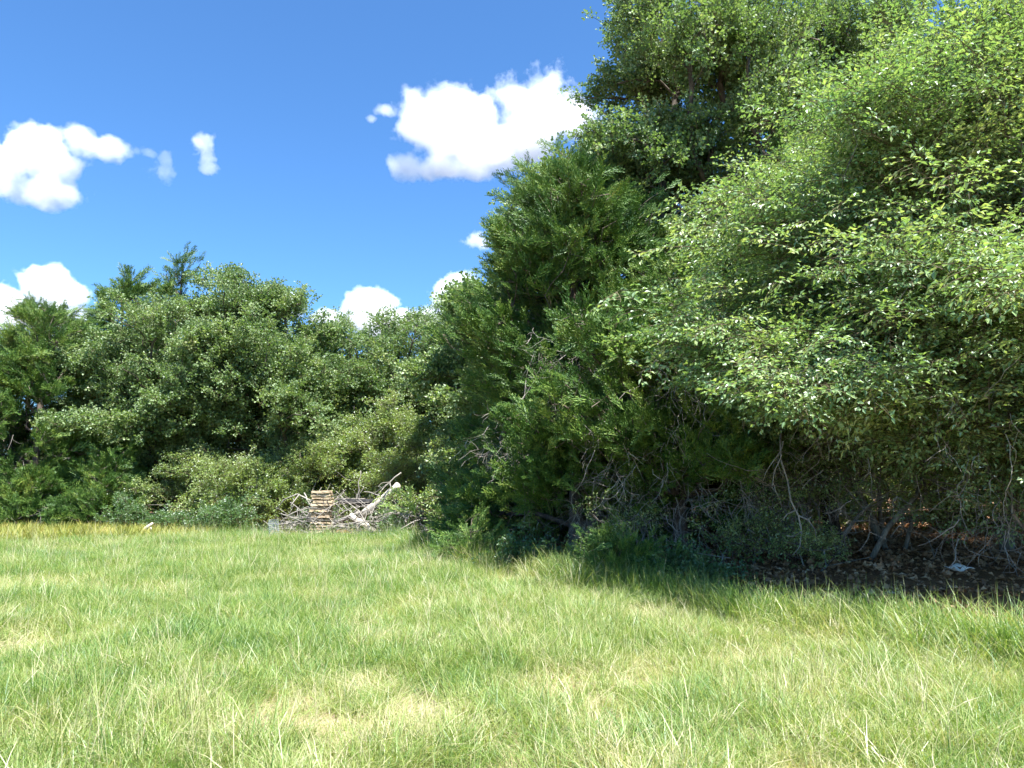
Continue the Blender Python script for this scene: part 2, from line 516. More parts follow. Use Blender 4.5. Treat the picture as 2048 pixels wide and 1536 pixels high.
def cedar_spray(name, L_):
    """a juniper plume along +Y: scaly branchlets as tapering spindles, curving forward"""
    P0, P1, rr = [], [], []
    main = lambda t: np.array([0.02 * math.sin(4 * t + L_ * 9), L_ * t, 0.06 * L_ * math.sin(2.5 * t)])
    ts = np.linspace(0, 1, 7)
    for a, c in zip(ts[:-1], ts[1:]):
        P0.append(main(a)); P1.append(main(c) + (main(c) - main(a)) * 0.15); rr.append(0.009)
    n = 22
    for i in range(n):
        t = 0.08 + 0.9 * i / n
        a = main(t)
        ang = i * 2.4 + rng.normal(0, .4)
        out = np.array([math.cos(ang), 0, 0.65 * math.sin(ang)])
        d = unit(out * rng.uniform(0.6, 1.0) + np.array([0, rng.uniform(0.6, 1.1), 0.15]))
        sl = L_ * (0.46 - 0.34 * t) * rng.uniform(0.7, 1.2)
        m_ = a + d * sl * 0.55
        e = m_ + unit(d + np.array([0, 0.7, 0.2])) * sl * 0.5
        P0 += [a, m_ - d * 0.01]; P1 += [m_, e]; rr += [0.0085, 0.0085]
        for k in range(3):
            s = rng.uniform(0.2, 0.95)
            p = a + (m_ - a) * s / 0.55 if s < 0.55 else m_ + (e - m_) * (s - 0.55) / 0.45
            dd = unit(d + np.array([0, 0.5, 0.1]) + rng.normal(0, 0.55, 3))
            P0.append(p); P1.append(p + dd * sl * rng.uniform(0.25, 0.5)); rr.append(0.0075)
    P0, P1, rr = np.array(P0), np.array(P1), np.array(rr) * rng.uniform(0.8, 1.25, len(rr))
    D = unit(P1 - P0)
    a = unit(np.cross(D, [0.3, 0.2, 0.9])); b_ = np.cross(D, a)
    mid = P0 + (P1 - P0) * 0.35
    c = [mid + rr[:, None] * (a * math.cos(w) + b_ * math.sin(w)) for w in (0, 2.1, 4.2)]
    V = np.stack([P0, c[0], c[1], c[2], P1], 1).reshape(-1, 3)
    k = np.arange(len(P0))[:, None] * 5
    F = np.concatenate([k + np.array([q]) for q in ((0, 2, 1), (0, 3, 2), (0, 1, 3), (4, 1, 2), (4, 2, 3), (4, 3, 1))])
    tw = tube([main(t) for t in np.linspace(-0.1, 0.7, 4)], np.array([0.007, 0.006, 0.004, 0.002]), 3, False)
    return proto_mesh(name, [(V, F, 0, 5), (tw[0], tw[1], 1, None)], [M_ced, M_bark_cedar])


def blades(n, rad, h, w, lean, curl, flat=False):
    """grass blades rooted in a disc"""
    a = rng.uniform(0, 2 * math.pi, n); r = rad * np.sqrt(rng.random(n))
    B = np.stack([r * np.cos(a), r * np.sin(a), np.full(n, -0.01)], 1)
    az = a + rng.normal(0, 1.0, n)
    d = np.stack([np.cos(az), np.sin(az), np.zeros(n)], 1)
    s = np.stack([-np.sin(az), np.cos(az), np.zeros(n)], 1)
    tw = rng.uniform(-0.7, 0.7, n)[:, None]
    s = unit(s + d * tw)
    H = h * rng.uniform(0.45, 1.15, n)[:, None]
    ln = np.abs(rng.normal(lean, lean * 0.6, n))[:, None]
    cu = np.abs(rng.normal(curl, curl * 0.6, n))[:, None]
    W = w * rng.uniform(0.6, 1.3, n)[:, None]
    pts = []
    for t in (0, 0.35, 0.7, 1.0):
        z = H * (t - cu * 0.55 * t * t * t) * (0.25 if flat else 1)
        pts.append(B + d * H * (ln * t + cu * t * t * 0.8) + np.array([0, 0, 1.0]) * z)
    ws = (0.8, 1.0, 0.7)
    rows = []
    for k in range(3):
        rows += [pts[k] - s * W * ws[k] / 2, pts[k] + s * W * ws[k] / 2]
    rows.append(pts[3])
    V = np.stack(rows, 1).reshape(-1, 3)
    k = np.arange(n)[:, None] * 7
    F4 = np.concatenate([k + np.array([[0, 1, 3, 2]]), k + np.array([[2, 3, 5, 4]])])
    F3 = k + np.array([[4, 5, 6]])
    return V, [F4, F3]


def grass_proto(name, n, rad, h, w, lean, curl, mat, flat=False):
    V, F = blades(n, rad, h, w, lean, curl, flat)
    return proto_mesh(name, [(V, F, 0, 7)], [mat])


NG_elm = scatter_group('elm_sprays', [broad_spray('elm_spray', l, ns, 7, 0.078, 0.041, 0.28, False, M_elm, dr) for l, ns, dr in ((0.72, 9, 0.1), (0.6, 8, 0.3), (0.8, 10, 0.02))])
NG_oak = scatter_group('oak_sprays', [broad_spray('oak_spray', l, ns, 6, 0.095, 0.068, 0.55, True, M_oak, dr, 0.9) for l, ns, dr in ((0.5, 7, 0.1), (0.42, 7, 0.3), (0.55, 8, -0.1))])
NG_ced = scatter_group('cedar_sprays', [cedar_spray('cedar_spray', l) for l in (0.5, 0.62, 0.42)])
NG_bush = scatter_group('bush_sprays', [broad_spray('bush_spray', l, ns, 6, 0.06, 0.036, 0.5, False, M_bush, dr, 0.9) for l, ns, dr in ((0.45, 7, 0.1), (0.38, 6, 0.3))])
NG_weed = scatter_group('weed_sprays', [broad_spray('weed_spray', l, ns, 5, 0.085, 0.05, 0.6, False, M_weed, dr, 0.8) for l, ns, dr in ((0.45, 7, 0.1), (0.35, 6, 0.3))])
NG_orange = scatter_group('orange_sprays', [broad_spray('orange_spray', 0.4, 7, 8, 0.05, 0.026, 0.3, False, M_orange, 0.15)])
NG_grass = scatter_group('grass_tufts', [
    grass_proto('grass_tuft', 60, 0.10, 0.17, 0.0036, 0.34, 0.6, M_grass),
    grass_proto('grass_tuft', 54, 0.13, 0.19, 0.0039, 0.35, 0.5, M_grass),
    grass_proto('grass_tuft', 62, 0.08, 0.12, 0.0035, 0.35, 0.6, M_grass),
    grass_proto('grass_tuft', 34, 0.14, 0.27, 0.0039, 0.4, 0.6, M_grass),
    grass_proto('grass_tuft', 44, 0.16, 0.20, 0.0034, 0.9, 0.6, M_grass, True),
    grass_proto('grass_tuft', 34, 0.10, 0.48, 0.0052, 0.22, 0.45, M_grass),
    grass_proto('grass_tuft', 7, 0.10, 0.42, 0.0034, 0.25, 0.12, M_grass)])
NG_yweed = scatter_group('yellow_weeds', [grass_proto('yellow_weed_tuft', 34, 0.16, 0.36, 0.014, 0.3, 0.3, M_yweed),
                                          grass_proto('yellow_weed_tuft', 30, 0.16, 0.28, 0.016, 0.45, 0.4, M_yweed)])


def litter_proto():
    n = 16
    B = np.stack([rng.uniform(-.22, .22, n), rng.uniform(-.22, .22, n), rng.uniform(0.005, 0.03, n)], 1)
    f = rng.normal(0, 1, (n, 3)); f[:, 2] *= 0.25
    u = np.array([0, 0, 1.0]) + rng.normal(0, 0.45, (n, 3))
    V, F = leaf_cards(B, f, u, rng.uniform(0.05, 0.11, n), rng.uniform(0.035, 0.07, n), 0.3, True)
    return proto_mesh('litter_clump', [(V, F, 0, 6)], [M_litter])


NG_litter = scatter_group('litter_clumps', [litter_proto() for _ in range(3)])


# ------------------------------------------------------------------ trees
def grow(rg, trunks, A, bf=0.28, sag=0.10, seg=0.55):
    """trunks: list of polylines; A: points the crown has to reach, joined one by one to the nearest wood at the least detour"""
    n_max = 400 + len(A) * 6
    P = np.zeros((n_max, 3)); par = np.full(n_max, -1); pl = np.zeros(n_max)
    n = 0
    for T in trunks:
        last = -1
        for q in T:
            P[n] = q; par[n] = last
            pl[n] = 0 if last < 0 else pl[last] + np.linalg.norm(P[n] - P[last])
            last = n; n += 1
    n_trunk = n
    allT = P[:n].copy()
    order = np.argsort([np.min(np.linalg.norm(allT[max(1, len(allT) // 4):] - a, axis=1)) for a in A])
    tips = []
    for i in order:
        a = A[i]
        d = np.linalg.norm(P[:n] - a, axis=1)
        cost = d + bf * pl[:n] + 0.5 * np.maximum(0, P[:n, 2] - a[2])
        cost[0] += 5
        j = int(np.argmin(cost))
        dist = d[j]
        if dist < 0.04:
            tips.append(j); continue
        k = max(1, int(math.ceil(dist / seg)))
        p0 = P[j].copy(); last = j
        side = rg.normal(0, 0.10 * dist, 3)
        for s in range(1, k + 1):
            t = s / k
            q = p0 + (a - p0) * t + (side + np.array([0, 0, sag * dist])) * math.sin(math.pi * t) + rg.normal(0, 0.025, 3) * (t < 1)
            P[n] = q; par[n] = last; pl[n] = pl[last] + dist / k
            last = n; n += 1
        tips.append(last)
    P, par = P[:n], par[:n]
    # pipe model for the radii
    ex = 2.25
    acc = np.zeros(n)
    ch = np.zeros(n, int); best = np.full(n, -1); bestv = np.zeros(n)
    for i in range(n - 1, -1, -1):
        if ch[i] == 0: acc[i] += 1.0
        p = par[i]
        if p >= 0:
            acc[p] += acc[i]; ch[p] += 1
            if acc[i] > bestv[p]: bestv[p] = acc[i]; best[p] = i
    rad = acc ** (1 / ex)
    return P, par, rad, best, np.array(tips), n_trunk


def wood_mesh(name, P, par, rad, best, r_min, mat, keep=None):
    bag = Bag()
    D = np.zeros_like(P); has = par >= 0
    D[has] = unit(P[has] - P[par[has]])
    r0 = np.where(par < 0)[0]
    for q in r0:
        c = np.where(par == q)[0]
        D[q] = D[c[0]] if len(c) else (0, 0, 1)
    e = np.where(has & (rad >= r_min))[0] if keep is None else np.where(has & keep)[0]
    p = par[e]
    main = best[p] == e
    Ds = np.where(main[:, None], D[p], D[e])
    rs = np.where(main, rad[p], np.minimum(rad[p], rad[e] * 1.15))
    for lo, hi, n in ((0.05, 9, 9), (0.016, 0.05, 5), (0, 0.016, 3)):
        k = (rs > lo) & (rs <= hi)
        if k.any():
            bag.add(*prisms(P[p[k]], P[e[k]], rs[k], rad[e[k]], n, Ds[k], D[e[k]]))
    return bag.mesh(name, [mat], smooth=True)


def ellipsoid_clusters(rg, E, n, shell=0.5):
    """cluster centres in a union of ellipsoids (cx,cy,cz,rx,ry,rz), nearer the shell"""
    E = np.asarray(E, float)
    w = (E[:, 3] * E[:, 4] * E[:, 5]) ** (2 / 3)
    k = rg.choice(len(E), n, p=w / w.sum())
    d = unit(rg.normal(0, 1, (n, 3)))
    r = (shell + (1 - shell) * rg.random(n) ** 0.6)[:, None]
    return E[k, :3] + d * r * E[k, 3:], k


SPECIES = {
    'oak': dict(ng=NG_oak, n=3, bark=M_bark_oak, up=0.25, droop=0.0, sig=(0.42, 0.26), jit=0.22, flatten=0.3),
    'elm': dict(ng=NG_elm, n=3, bark=M_bark_elm, up=0.05, droop=0.1, sig=(0.55, 0.17), jit=0.22, flatten=0.62),
    'cedar': dict(ng=NG_ced, n=3, bark=M_bark_cedar, up=0.34, droop=0.0, sig=(0.34, 0.22), jit=0.16, flatten=0.25),
    'bush': dict(ng=NG_bush, n=2, bark=M_bark_elm, up=0.35, droop=0.0, sig=(0.30, 0.2), jit=0.15, flatten=0.3),
    'weed': dict(ng=NG_weed, n=2, bark=M_twig, up=0.5, droop=0.0, sig=(0.2, 0.16), jit=0.1, flatten=0.3),
}


def sprays_for(rg, sp, pos, axis_c, count, dirs, scale):
    n = len(pos)
    k = rg.integers(0, n, count)
    c = pos[k] + rg.normal(0, sp['jit'], (count, 3)) * np.array([1, 1, 0.7])
    outw = c - axis_c(c)
    outw = unit(outw * np.array([1, 1, 0.6]))
    f = 0.75 * outw + 0.35 * dirs[k] + rg.normal(0, 0.45, (count, 3)) * np.array([1, 1, 1 - 0.5 * sp['flatten']])
    f[:, 2] = f[:, 2] * (1 - 0.55 * sp['flatten']) + sp['up'] - sp['droop']
    f = unit(f)
    up = np.array([0, 0, 1.0]) + rg.normal(0, 0.55 * (1 - 0.6 * sp['flatten']), (count, 3)) + outw * 0.35
    s = scale * rg.uniform(0.65, 1.25, count)
    return c - f * (0.18 * s)[:, None], euler_from(f, up), s, rg.integers(0, sp['n'], count)


def tree(name, kind, x, y, label, cat, group, E=None, clusters=60, per=8, count=3500, trunk=(0.16, 3.0), lean=(0, 0), stems=1,
         cone=None, seed=1, scale=1.0, dead=0, dead_zone=None, bf=0.28, shell=0.5, r_min=0.004, zmin=0.3, extra_pts=None, holes=(), boughs=()):
    rg = np.random.default_rng(seed)
    sp = SPECIES[kind]
    root = empty(name, (x, y, gz(x, y)), label, cat, group)
    r_base, fork = trunk
    # crown targets
    if cone is not None:
        H, RB, z0, pw = cone          # height, greatest radius, lowest foliage, shape
        u = rg.random(clusters * 4)
        zz = z0 + (H - z0) * u
        prof = lambda z: RB * np.clip((1 - (np.clip(z, 0, H) - z0) / (H - z0)), 0, 1) ** pw * (0.75 + 0.25 * np.clip((z - z0) / (0.18 * H), 0, 1))
        keep = rg.random(clusters * 4) < (prof(zz) / RB) * 0.9 + 0.12
        zz = zz[keep][:clusters]
        th = rg.uniform(0, 2 * math.pi, len(zz))
        lump = 0.78 + 0.34 * vnoise(th * 1.3 + seed, zz * 0.8 + seed * 3, seed)
        rr = prof(zz) * lump * (0.45 + 0.55 * rg.random(len(zz)) ** 0.5)
        C = np.stack([rr * np.cos(th) + lean[0] * zz, rr * np.sin(th) + lean[1] * zz, zz], 1)
        top = np.array([lean[0] * H, lean[1] * H, H])
        C = np.concatenate([C, [top * 0.995, top * 0.96, top * 0.92]])
    else:
        C, _ = ellipsoid_clusters(rg, E, clusters, shell)
        E_ = np.asarray(E, float)
        top = E_[:, :3].mean(0)
    for b0, b1, nb in boughs:                 # long boughs that stand out from the crown
        t = np.linspace(0.25, 1, nb)[:, None]
        C = np.concatenate([C, np.array(b0) * (1 - t) + np.array(b1) * t + np.array([0, 0, -0.12]) * np.sin(math.pi * t) + rg.normal(0, 0.07, (nb, 3))])
    for hx, hy, hz, hr in holes:
        C = C[np.linalg.norm((C - np.array([hx, hy, hz])), axis=1) > hr]
    C = C[C[:, 2] > zmin]
    A = C[rg.integers(0, len(C), len(C) * per)] + rg.normal(0, 1, (len(C) * per, 3)) * np.array([sp['sig'][0], sp['sig'][0], sp['sig'][1]]) * min(1.0, 0.4 + scale * 0.6)
    A = np.concatenate([C, A])
    A[:, 2] = np.maximum(A[:, 2], zmin * 0.6 + rg.random(len(A)) * 0.2)
    # trunks
    T = []
    if cone is not None:
        zz = np.linspace(-0.1, H * 0.97, int(H / 0.6) + 2)
        wob = rg.normal(0, 0.05, (len(zz), 2)).cumsum(0) * 0.5
        T.append(np.stack([lean[0] * zz + wob[:, 0] * (zz / H), lean[1] * zz + wob[:, 1] * (zz / H), zz], 1))
    else:
        for s in range(stems):
            ang = rg.uniform(0, 2 * math.pi)
            sp0 = np.array([math.cos(ang), math.sin(ang)]) * (0.12 + 0.15 * (stems > 2)) * (stems > 1)
            tgt = np.array([top[0], top[1]]) * 0.75 + np.array([math.cos(ang), math.sin(ang)]) * 0.9 * (stems > 1)
            zz = np.linspace(-0.1, fork, max(3, int(fork / 0.5) + 1))
            t = np.clip(zz / fork, 0, 1)[:, None]
            wob = rg.normal(0, 0.06, (len(zz), 2)).cumsum(0)
            q = sp0 + (tgt - sp0) * t ** 1.3 + wob * t
            T.append(np.concatenate([q, zz[:, None]], 1))
    P, par, rad, best, tips, nt = grow(rg, T, A, bf=bf, sag=0.08 if kind != 'cedar' else -0.04)
    rad = rad / rad.max() * r_base
    rad = np.maximum(rad, 0.0035)
    root_f = 1 + 0.45 * np.exp(-np.maximum(P[:, 2], 0) / 0.25)
    rad[:nt] *= root_f[:nt]
    kt = np.zeros(len(P), bool); kt[:nt] = True
    # every stem is a trunk of its own; the branches are one part
    i0 = 0
    for q in T:
        ks = np.zeros(len(P), bool); ks[i0:i0 + len(q)] = True
        link('trunk', wood_mesh('trunk', P, par, rad, best, 0, sp['bark'], ks), root)
        i0 += len(q)
    link('branches', wood_mesh('branches', P, par, rad, best, 0, sp['bark'], ~kt & (rad >= r_min)), root)['kind'] = 'stuff'
    D = np.zeros_like(P); h = par >= 0; D[h] = unit(P[h] - P[par[h]])
    fine = np.where((rad < max(0.02, r_base * 0.12)) & (np.arange(len(P)) >= nt))[0]
    pos = np.concatenate([P[tips], P[tips], P[fine]]); dirs = np.concatenate([D[tips], D[tips], D[fine]])
    if cone is not None:
        axc = lambda c: np.stack([lean[0] * c[:, 2], lean[1] * c[:, 2], c[:, 2] - 0.15], 1)
    else:
        cen = np.asarray(E, float); cw = (cen[:, 3] * cen[:, 4] * cen[:, 5])
        cm = (cen[:, :3] * cw[:, None]).sum(0) / cw.sum()
        axc = lambda c: np.stack([np.full(len(c), cm[0]), np.full(len(c), cm[1]), 0.6 * cm[2] + 0.3 * c[:, 2]], 1)
    pp, rot, s, pick = sprays_for(rg, sp, pos, axc, count, dirs, scale)
    for hx, hy, hz, hr in holes:              # bare hollows and added sun gaps where only twigs are left
        k = (np.linalg.norm(pp - np.array([hx, hy, hz]), axis=1) > hr * 0.9) | (rg.random(len(pp)) < 0.06)
        pp, rot, s, pick = pp[k], rot[k], s[k], pick[k]
    o = scatter('crown', pp, rot, s, pick, sp['ng'], root)
    o['kind'] = 'stuff'
    if dead:
        twig_part(root, rg, dead, dead_zone, axc, holes)
    return root


def crooked(rg, p, d, ln, r, k=6, grav=-0.05, wob=0.28):
    pts = [np.array(p, float)]; d = np.array(d, float)
    for i in range(k):
        d = unit(d + rg.normal(0, wob, 3) + np.array([0, 0, grav]))
        pts.append(pts[-1] + d * ln / k)
    return np.array(pts), np.linspace(r, r * 0.3, k + 1)


def twig_part(root, rg, n, zone, axc, holes=(), mat=None):
    """bare grey twigs inside the lower crown, one part"""
    x0, x1, y0, y1, z0, z1 = zone
    bag = Bag()
    for _ in range(n):
        p = np.array([rg.uniform(x0, x1), rg.uniform(y0, y1), rg.uniform(z0, z1)])
        low = [q for q in holes if q[2] < 3.6]
        if len(low) and rg.random() < 0.4:
            h = low[rg.integers(0, len(low))]
            p = np.array(h[:3]) + np.array([0, 0.25, 0.1]) + rg.normal(0, 0.45, 3) * h[3]
            p[2] = max(p[2], 0.15)
        c = axc(p[None])[0]
        o = p - c; o[2] = 0
        d = unit(o) * 0.7 + np.array([0, -0.15, rg.normal(-0.35, 0.5)])
        pts, r = crooked(rg, p, d, rg.uniform(0.35, 1.0), rg.uniform(0.004, 0.009), 6)
        pts[:, 2] = np.maximum(pts[:, 2], 0.02)
        bag.add(*tube(pts, r, 3, False))
        for _ in range(rg.integers(1, 4)):
            q = pts[rg.integers(1, 5)]
            p2, r2 = crooked(rg, q, d + rg.normal(0, .7, 3), rg.uniform(0.15, 0.45), 0.0035, 4)
            p2[:, 2] = np.maximum(p2[:, 2], 0.02)
            bag.add(*tube(p2, r2, 3, False))
    o = link('dead_twigs', bag.mesh('dead_twigs', [mat or M_deadtwig], True), root)
    o['kind'] = 'stuff'


TR = 'trees at the far side of the meadow'
TW = 'trees along the right border of the meadow'
TB = 'trees deeper in the wood'

# --- far left clump
tree('cedar_tree', 'cedar', -16.8, 26.4, 'broad green cedar at the left end of the far treeline, behind the yellow weeds', 'tree', TR,
     cone=(7.7, 3.5, 0.5, 0.42), clusters=165, per=6, count=4600, trunk=(0.16, 3), seed=21, scale=1.1, dead=50, dead_zone=(-2.4, 2.4, -2.6, -0.5, 0.6, 3.4))
tree('cedar_tree', 'cedar', -15.4, 29.0, 'tall cedar with light green boughs, just left of the spire topped cedar', 'tree', TR,
     cone=(9.3, 2.9, 1.0, 0.55), clusters=130, per=6, count=3800, trunk=(0.16, 3), seed=22, scale=1.1)
tree('cedar_tree', 'cedar', -14.4, 31.0, 'cedar with a narrow open spire standing above the far treeline', 'tree', TR,
     cone=(11.0, 2.0, 2.0, 0.7), clusters=90, per=5, count=1500, trunk=(0.15, 3), seed=23, scale=1.05)
tree('cedar_tree', 'cedar', -19.6, 30.0, 'slim cedar whose pointed tip shows before the low left cloud', 'tree', TR,
     cone=(8.7, 2.2, 1.0, 0.8), clusters=90, per=5, count=1700, trunk=(0.13, 3), seed=24, scale=1.05)
tree('oak_tree', 'oak', -12.4, 27.2, 'round crowned oak with two dark trunks left of centre in the far treeline', 'tree', TR,
     E=[(0, 0, 5.4, 3.2, 2.8, 2.9), (-1.2, -0.8, 4.0, 2.2, 2.0, 2.0)], clusters=85, per=8, count=4600, trunk=(0.17, 3.0), stems=2, seed=25, shell=0.55)
tree('oak_tree', 'oak', -9.6, 27.0, 'highest domed oak of the far treeline, directly left of the brush pile', 'tree', TR,
     E=[(-0.1, 0, 5.9, 2.6, 2.6, 2.8), (1.2, -0.5, 4.4, 2.2, 2.1, 2.0), (-0.3, -0.3, 7.9, 1.2, 1.2, 1.3)], clusters=95, per=8, count=5000, trunk=(0.18, 2.8), stems=2, seed=26, shell=0.55,
     dead=14, dead_zone=(-1.5, 2.2, -2.2, 0, 3.2, 5.6))
tree('oak_tree', 'oak', -7.0, 28.6, 'smaller oak between the domed oak and the see-through oak', 'tree', TR,
     E=[(0, 0, 5.0, 1.9, 2.0, 2.5), (0, -0.5, 3.3, 1.7, 1.6, 1.6)], clusters=55, per=7, count=2300, trunk=(0.13, 2.4), seed=27, dead=24, dead_zone=(-1.2, 1.6, -1.9, -0.4, 2.4, 5.0))
tree('oak_tree', 'oak', -5.0, 30.6, 'thin leaved oak that lets the pale sky through, behind the brush pile', 'tree', TR,
     E=[(0.2, 0, 6.6, 3.4, 2.4, 2.0), (-0.4, 0, 4.8, 2.4, 2.0, 1.5), (0.6, -0.3, 6.0, 1.8, 1.6, 1.6)], clusters=115, per=6, count=2350, trunk=(0.14, 2.8), stems=2, seed=28, shell=0.4)
tree('oak_tree', 'oak', -2.2, 31.5, 'oak half hidden behind the left flank of the big cedar', 'tree', TR,
     E=[(0, 0, 5.6, 2.4, 2.2, 2.4)], clusters=60, per=7, count=2200, trunk=(0.14, 2.6), seed=29)
tree('leafy_bush', 'bush', -4.1, 26.6, 'large light green bush behind the brush pile and its leaning log', 'bush', None,
     E=[(0, 0, 2.3, 2.0, 1.5, 1.9), (0.8, -0.3, 1.5, 1.3, 1.2, 1.2), (-0.9, 0, 1.4, 1.2, 1.2, 1.2)], clusters=75, per=7, count=3600, trunk=(0.07, 1.0), stems=4, seed=30, scale=1.1)
tree('leafy_bush', 'bush', -10.0, 24.9, 'wide grey green bush under the domed oak, left of the brush pile', 'bush', None,
     E=[(0, 0, 1.2, 2.3, 1.2, 1.2), (1.6, 0.2, 1.0, 1.4, 1.0, 1.0)], clusters=65, per=7, count=2800, trunk=(0.05, 0.6), stems=4, seed=31, scale=1.0)
tree('leafy_bush', 'bush', -7.2, 26.0, 'shady bush filling the gap behind the stacked tan boards', 'bush', None,
     E=[(0, 0, 1.6, 1.5, 1.1, 1.6)], clusters=45, per=7, count=1700, trunk=(0.05, 0.6), stems=3, seed=32, scale=1.0)
tree('cedar_shrub', 'cedar', -15.6, 24.9, 'low spreading cedar shrub behind the yellow weeds, leftmost of the two', 'shrub', 'low cedar shrubs by the yellow weeds',
     cone=(1.9, 1.7, 0.1, 0.5), clusters=60, per=5, count=1100, trunk=(0.06, 1), seed=33, zmin=0.05, dead=18, dead_zone=(-1.2, 1.2, -1.4, -0.4, 0.1, 0.9))
tree('cedar_shrub', 'cedar', -13.4, 24.7, 'upright dark green cedar shrub behind the right end of the yellow weeds', 'shrub', 'low cedar shrubs by the yellow weeds',
     cone=(2.3, 1.3, 0.1, 0.6), clusters=50, per=5, count=1000, trunk=(0.06, 1), seed=34, zmin=0.05)

# --- right side
tree('cedar_tree', 'cedar', 1.45, 16.6, 'biggest dark green cedar, its boughs reaching the grass right of the brush pile', 'tree', TW,
     cone=(8.8, 2.9, 0.15, 0.36), clusters=190, per=9, count=8800, trunk=(0.2, 3), seed=41, scale=0.95, zmin=0.1, dead=520,
     dead_zone=(-1.2, 2.2, -2.5, -0.6, 0.2, 4.6),
     holes=((0.1, -2.4, 3.3, 0.95), (0.3, -2.3, 1.1, 0.95), (-0.9, -2.2, 4.6, 0.6), (1.2, -2.0, 5.2, 0.7), (-1.5, -1.8, 2.2, 0.5), (1.6, -2.2, 2.0, 0.6), (0.6, -1.9, 6.4, 0.55)),
     boughs=(((0.6, -1.6, 2.2), (-1.0, -3.2, 2.55), 7), ((1.2, -1.6, 3.6), (0.1, -3.2, 4.25), 6), ((0.2, -1.5, 1.5), (-1.2, -3.1, 1.75), 6), ((1.0, -1.4, 2.1), (1.4, -3.2, 2.5), 6),
             ((-1.0, -0.6, 4.4), (-2.0, -1.8, 4.8), 4), ((-0.8, -0.2, 6.0), (-1.5, -1.0, 6.6), 4), ((0.2, -1.0, 7.0), (0.0, -2.2, 7.6), 4)))
tree('cedar_tree', 'cedar', 3.2, 14.4, 'shorter cedar with sunlit yellow green tips before the big cedar', 'tree', TW,
     cone=(5.3, 2.3, 0.9, 0.45), clusters=95, per=9, count=3900, trunk=(0.13, 2), seed=42, scale=0.9, zmin=0.7, dead=420,
     dead_zone=(-2.0, 2.2, -2.1, -0.2, 0.2, 2.4),
     holes=((-0.4, -1.9, 2.9, 0.6), (0.8, -1.9, 1.4, 0.6), (-1.1, -1.6, 1.2, 0.6), (0.0, -2.0, 0.9, 0.7), (1.5, -1.5, 1.0, 0.6)),
     boughs=(((-0.3, -0.8, 3.4), (-2.0, -2.0, 4.0), 7), ((-0.4, -0.9, 2.2), (-2.1, -2.2, 2.6), 6), ((0.5, -1.0, 1.8), (0.3, -2.8, 1.9), 6)))
tree('oak_tree', 'oak', 2.3, 19.6, 'olive green oak rising just behind the big cedar against the main cloud', 'tree', TW,
     E=[(0, 0, 7.2, 2.3, 2.4, 2.6), (0.6, -0.4, 9.2, 1.7, 1.6, 1.7)], clusters=75, per=11, count=3900, trunk=(0.18, 4), seed=43, shell=0.35, holes=((1.3, -1.0, 7.6, 0.75), (0.3, -1.5, 6.5, 0.6), (-0.8, -1.0, 8.2, 0.5)))
tree('oak_tree', 'oak', 5.0, 17.8, 'tallest oak, its open crown cut off by the top of the picture', 'tree', TW,
     E=[(-0.1, 0, 10.4, 2.5, 2.6, 2.2), (0.2, -0.4, 7.4, 2.4, 2.2, 2.2), (-0.4, 0, 12.6, 2.0, 1.9, 1.3), (-1.5, -0.3, 8.8, 1.4, 1.4, 1.2)], clusters=80, per=12, count=4500, trunk=(0.21, 5.5), seed=44, shell=0.3, holes=((-1.1, -0.8, 8.1, 0.7), (0.6, -1.4, 8.9, 0.6), (-0.6, -0.6, 11.6, 0.6), (0.9, -0.8, 6.6, 0.7)))
tree('oak_tree', 'oak', 9.6, 20.5, 'dark backlit oak high behind the yellow green elm', 'tree', TW,
     E=[(0, 0, 12.2, 3.2, 2.8, 2.6), (0.5, 0, 9, 3, 2.6, 2.4), (-0.6, -0.3, 13.4, 2.6, 2.0, 1.5)], clusters=85, per=9, count=4200, trunk=(0.2, 6), seed=45, shell=0.4)
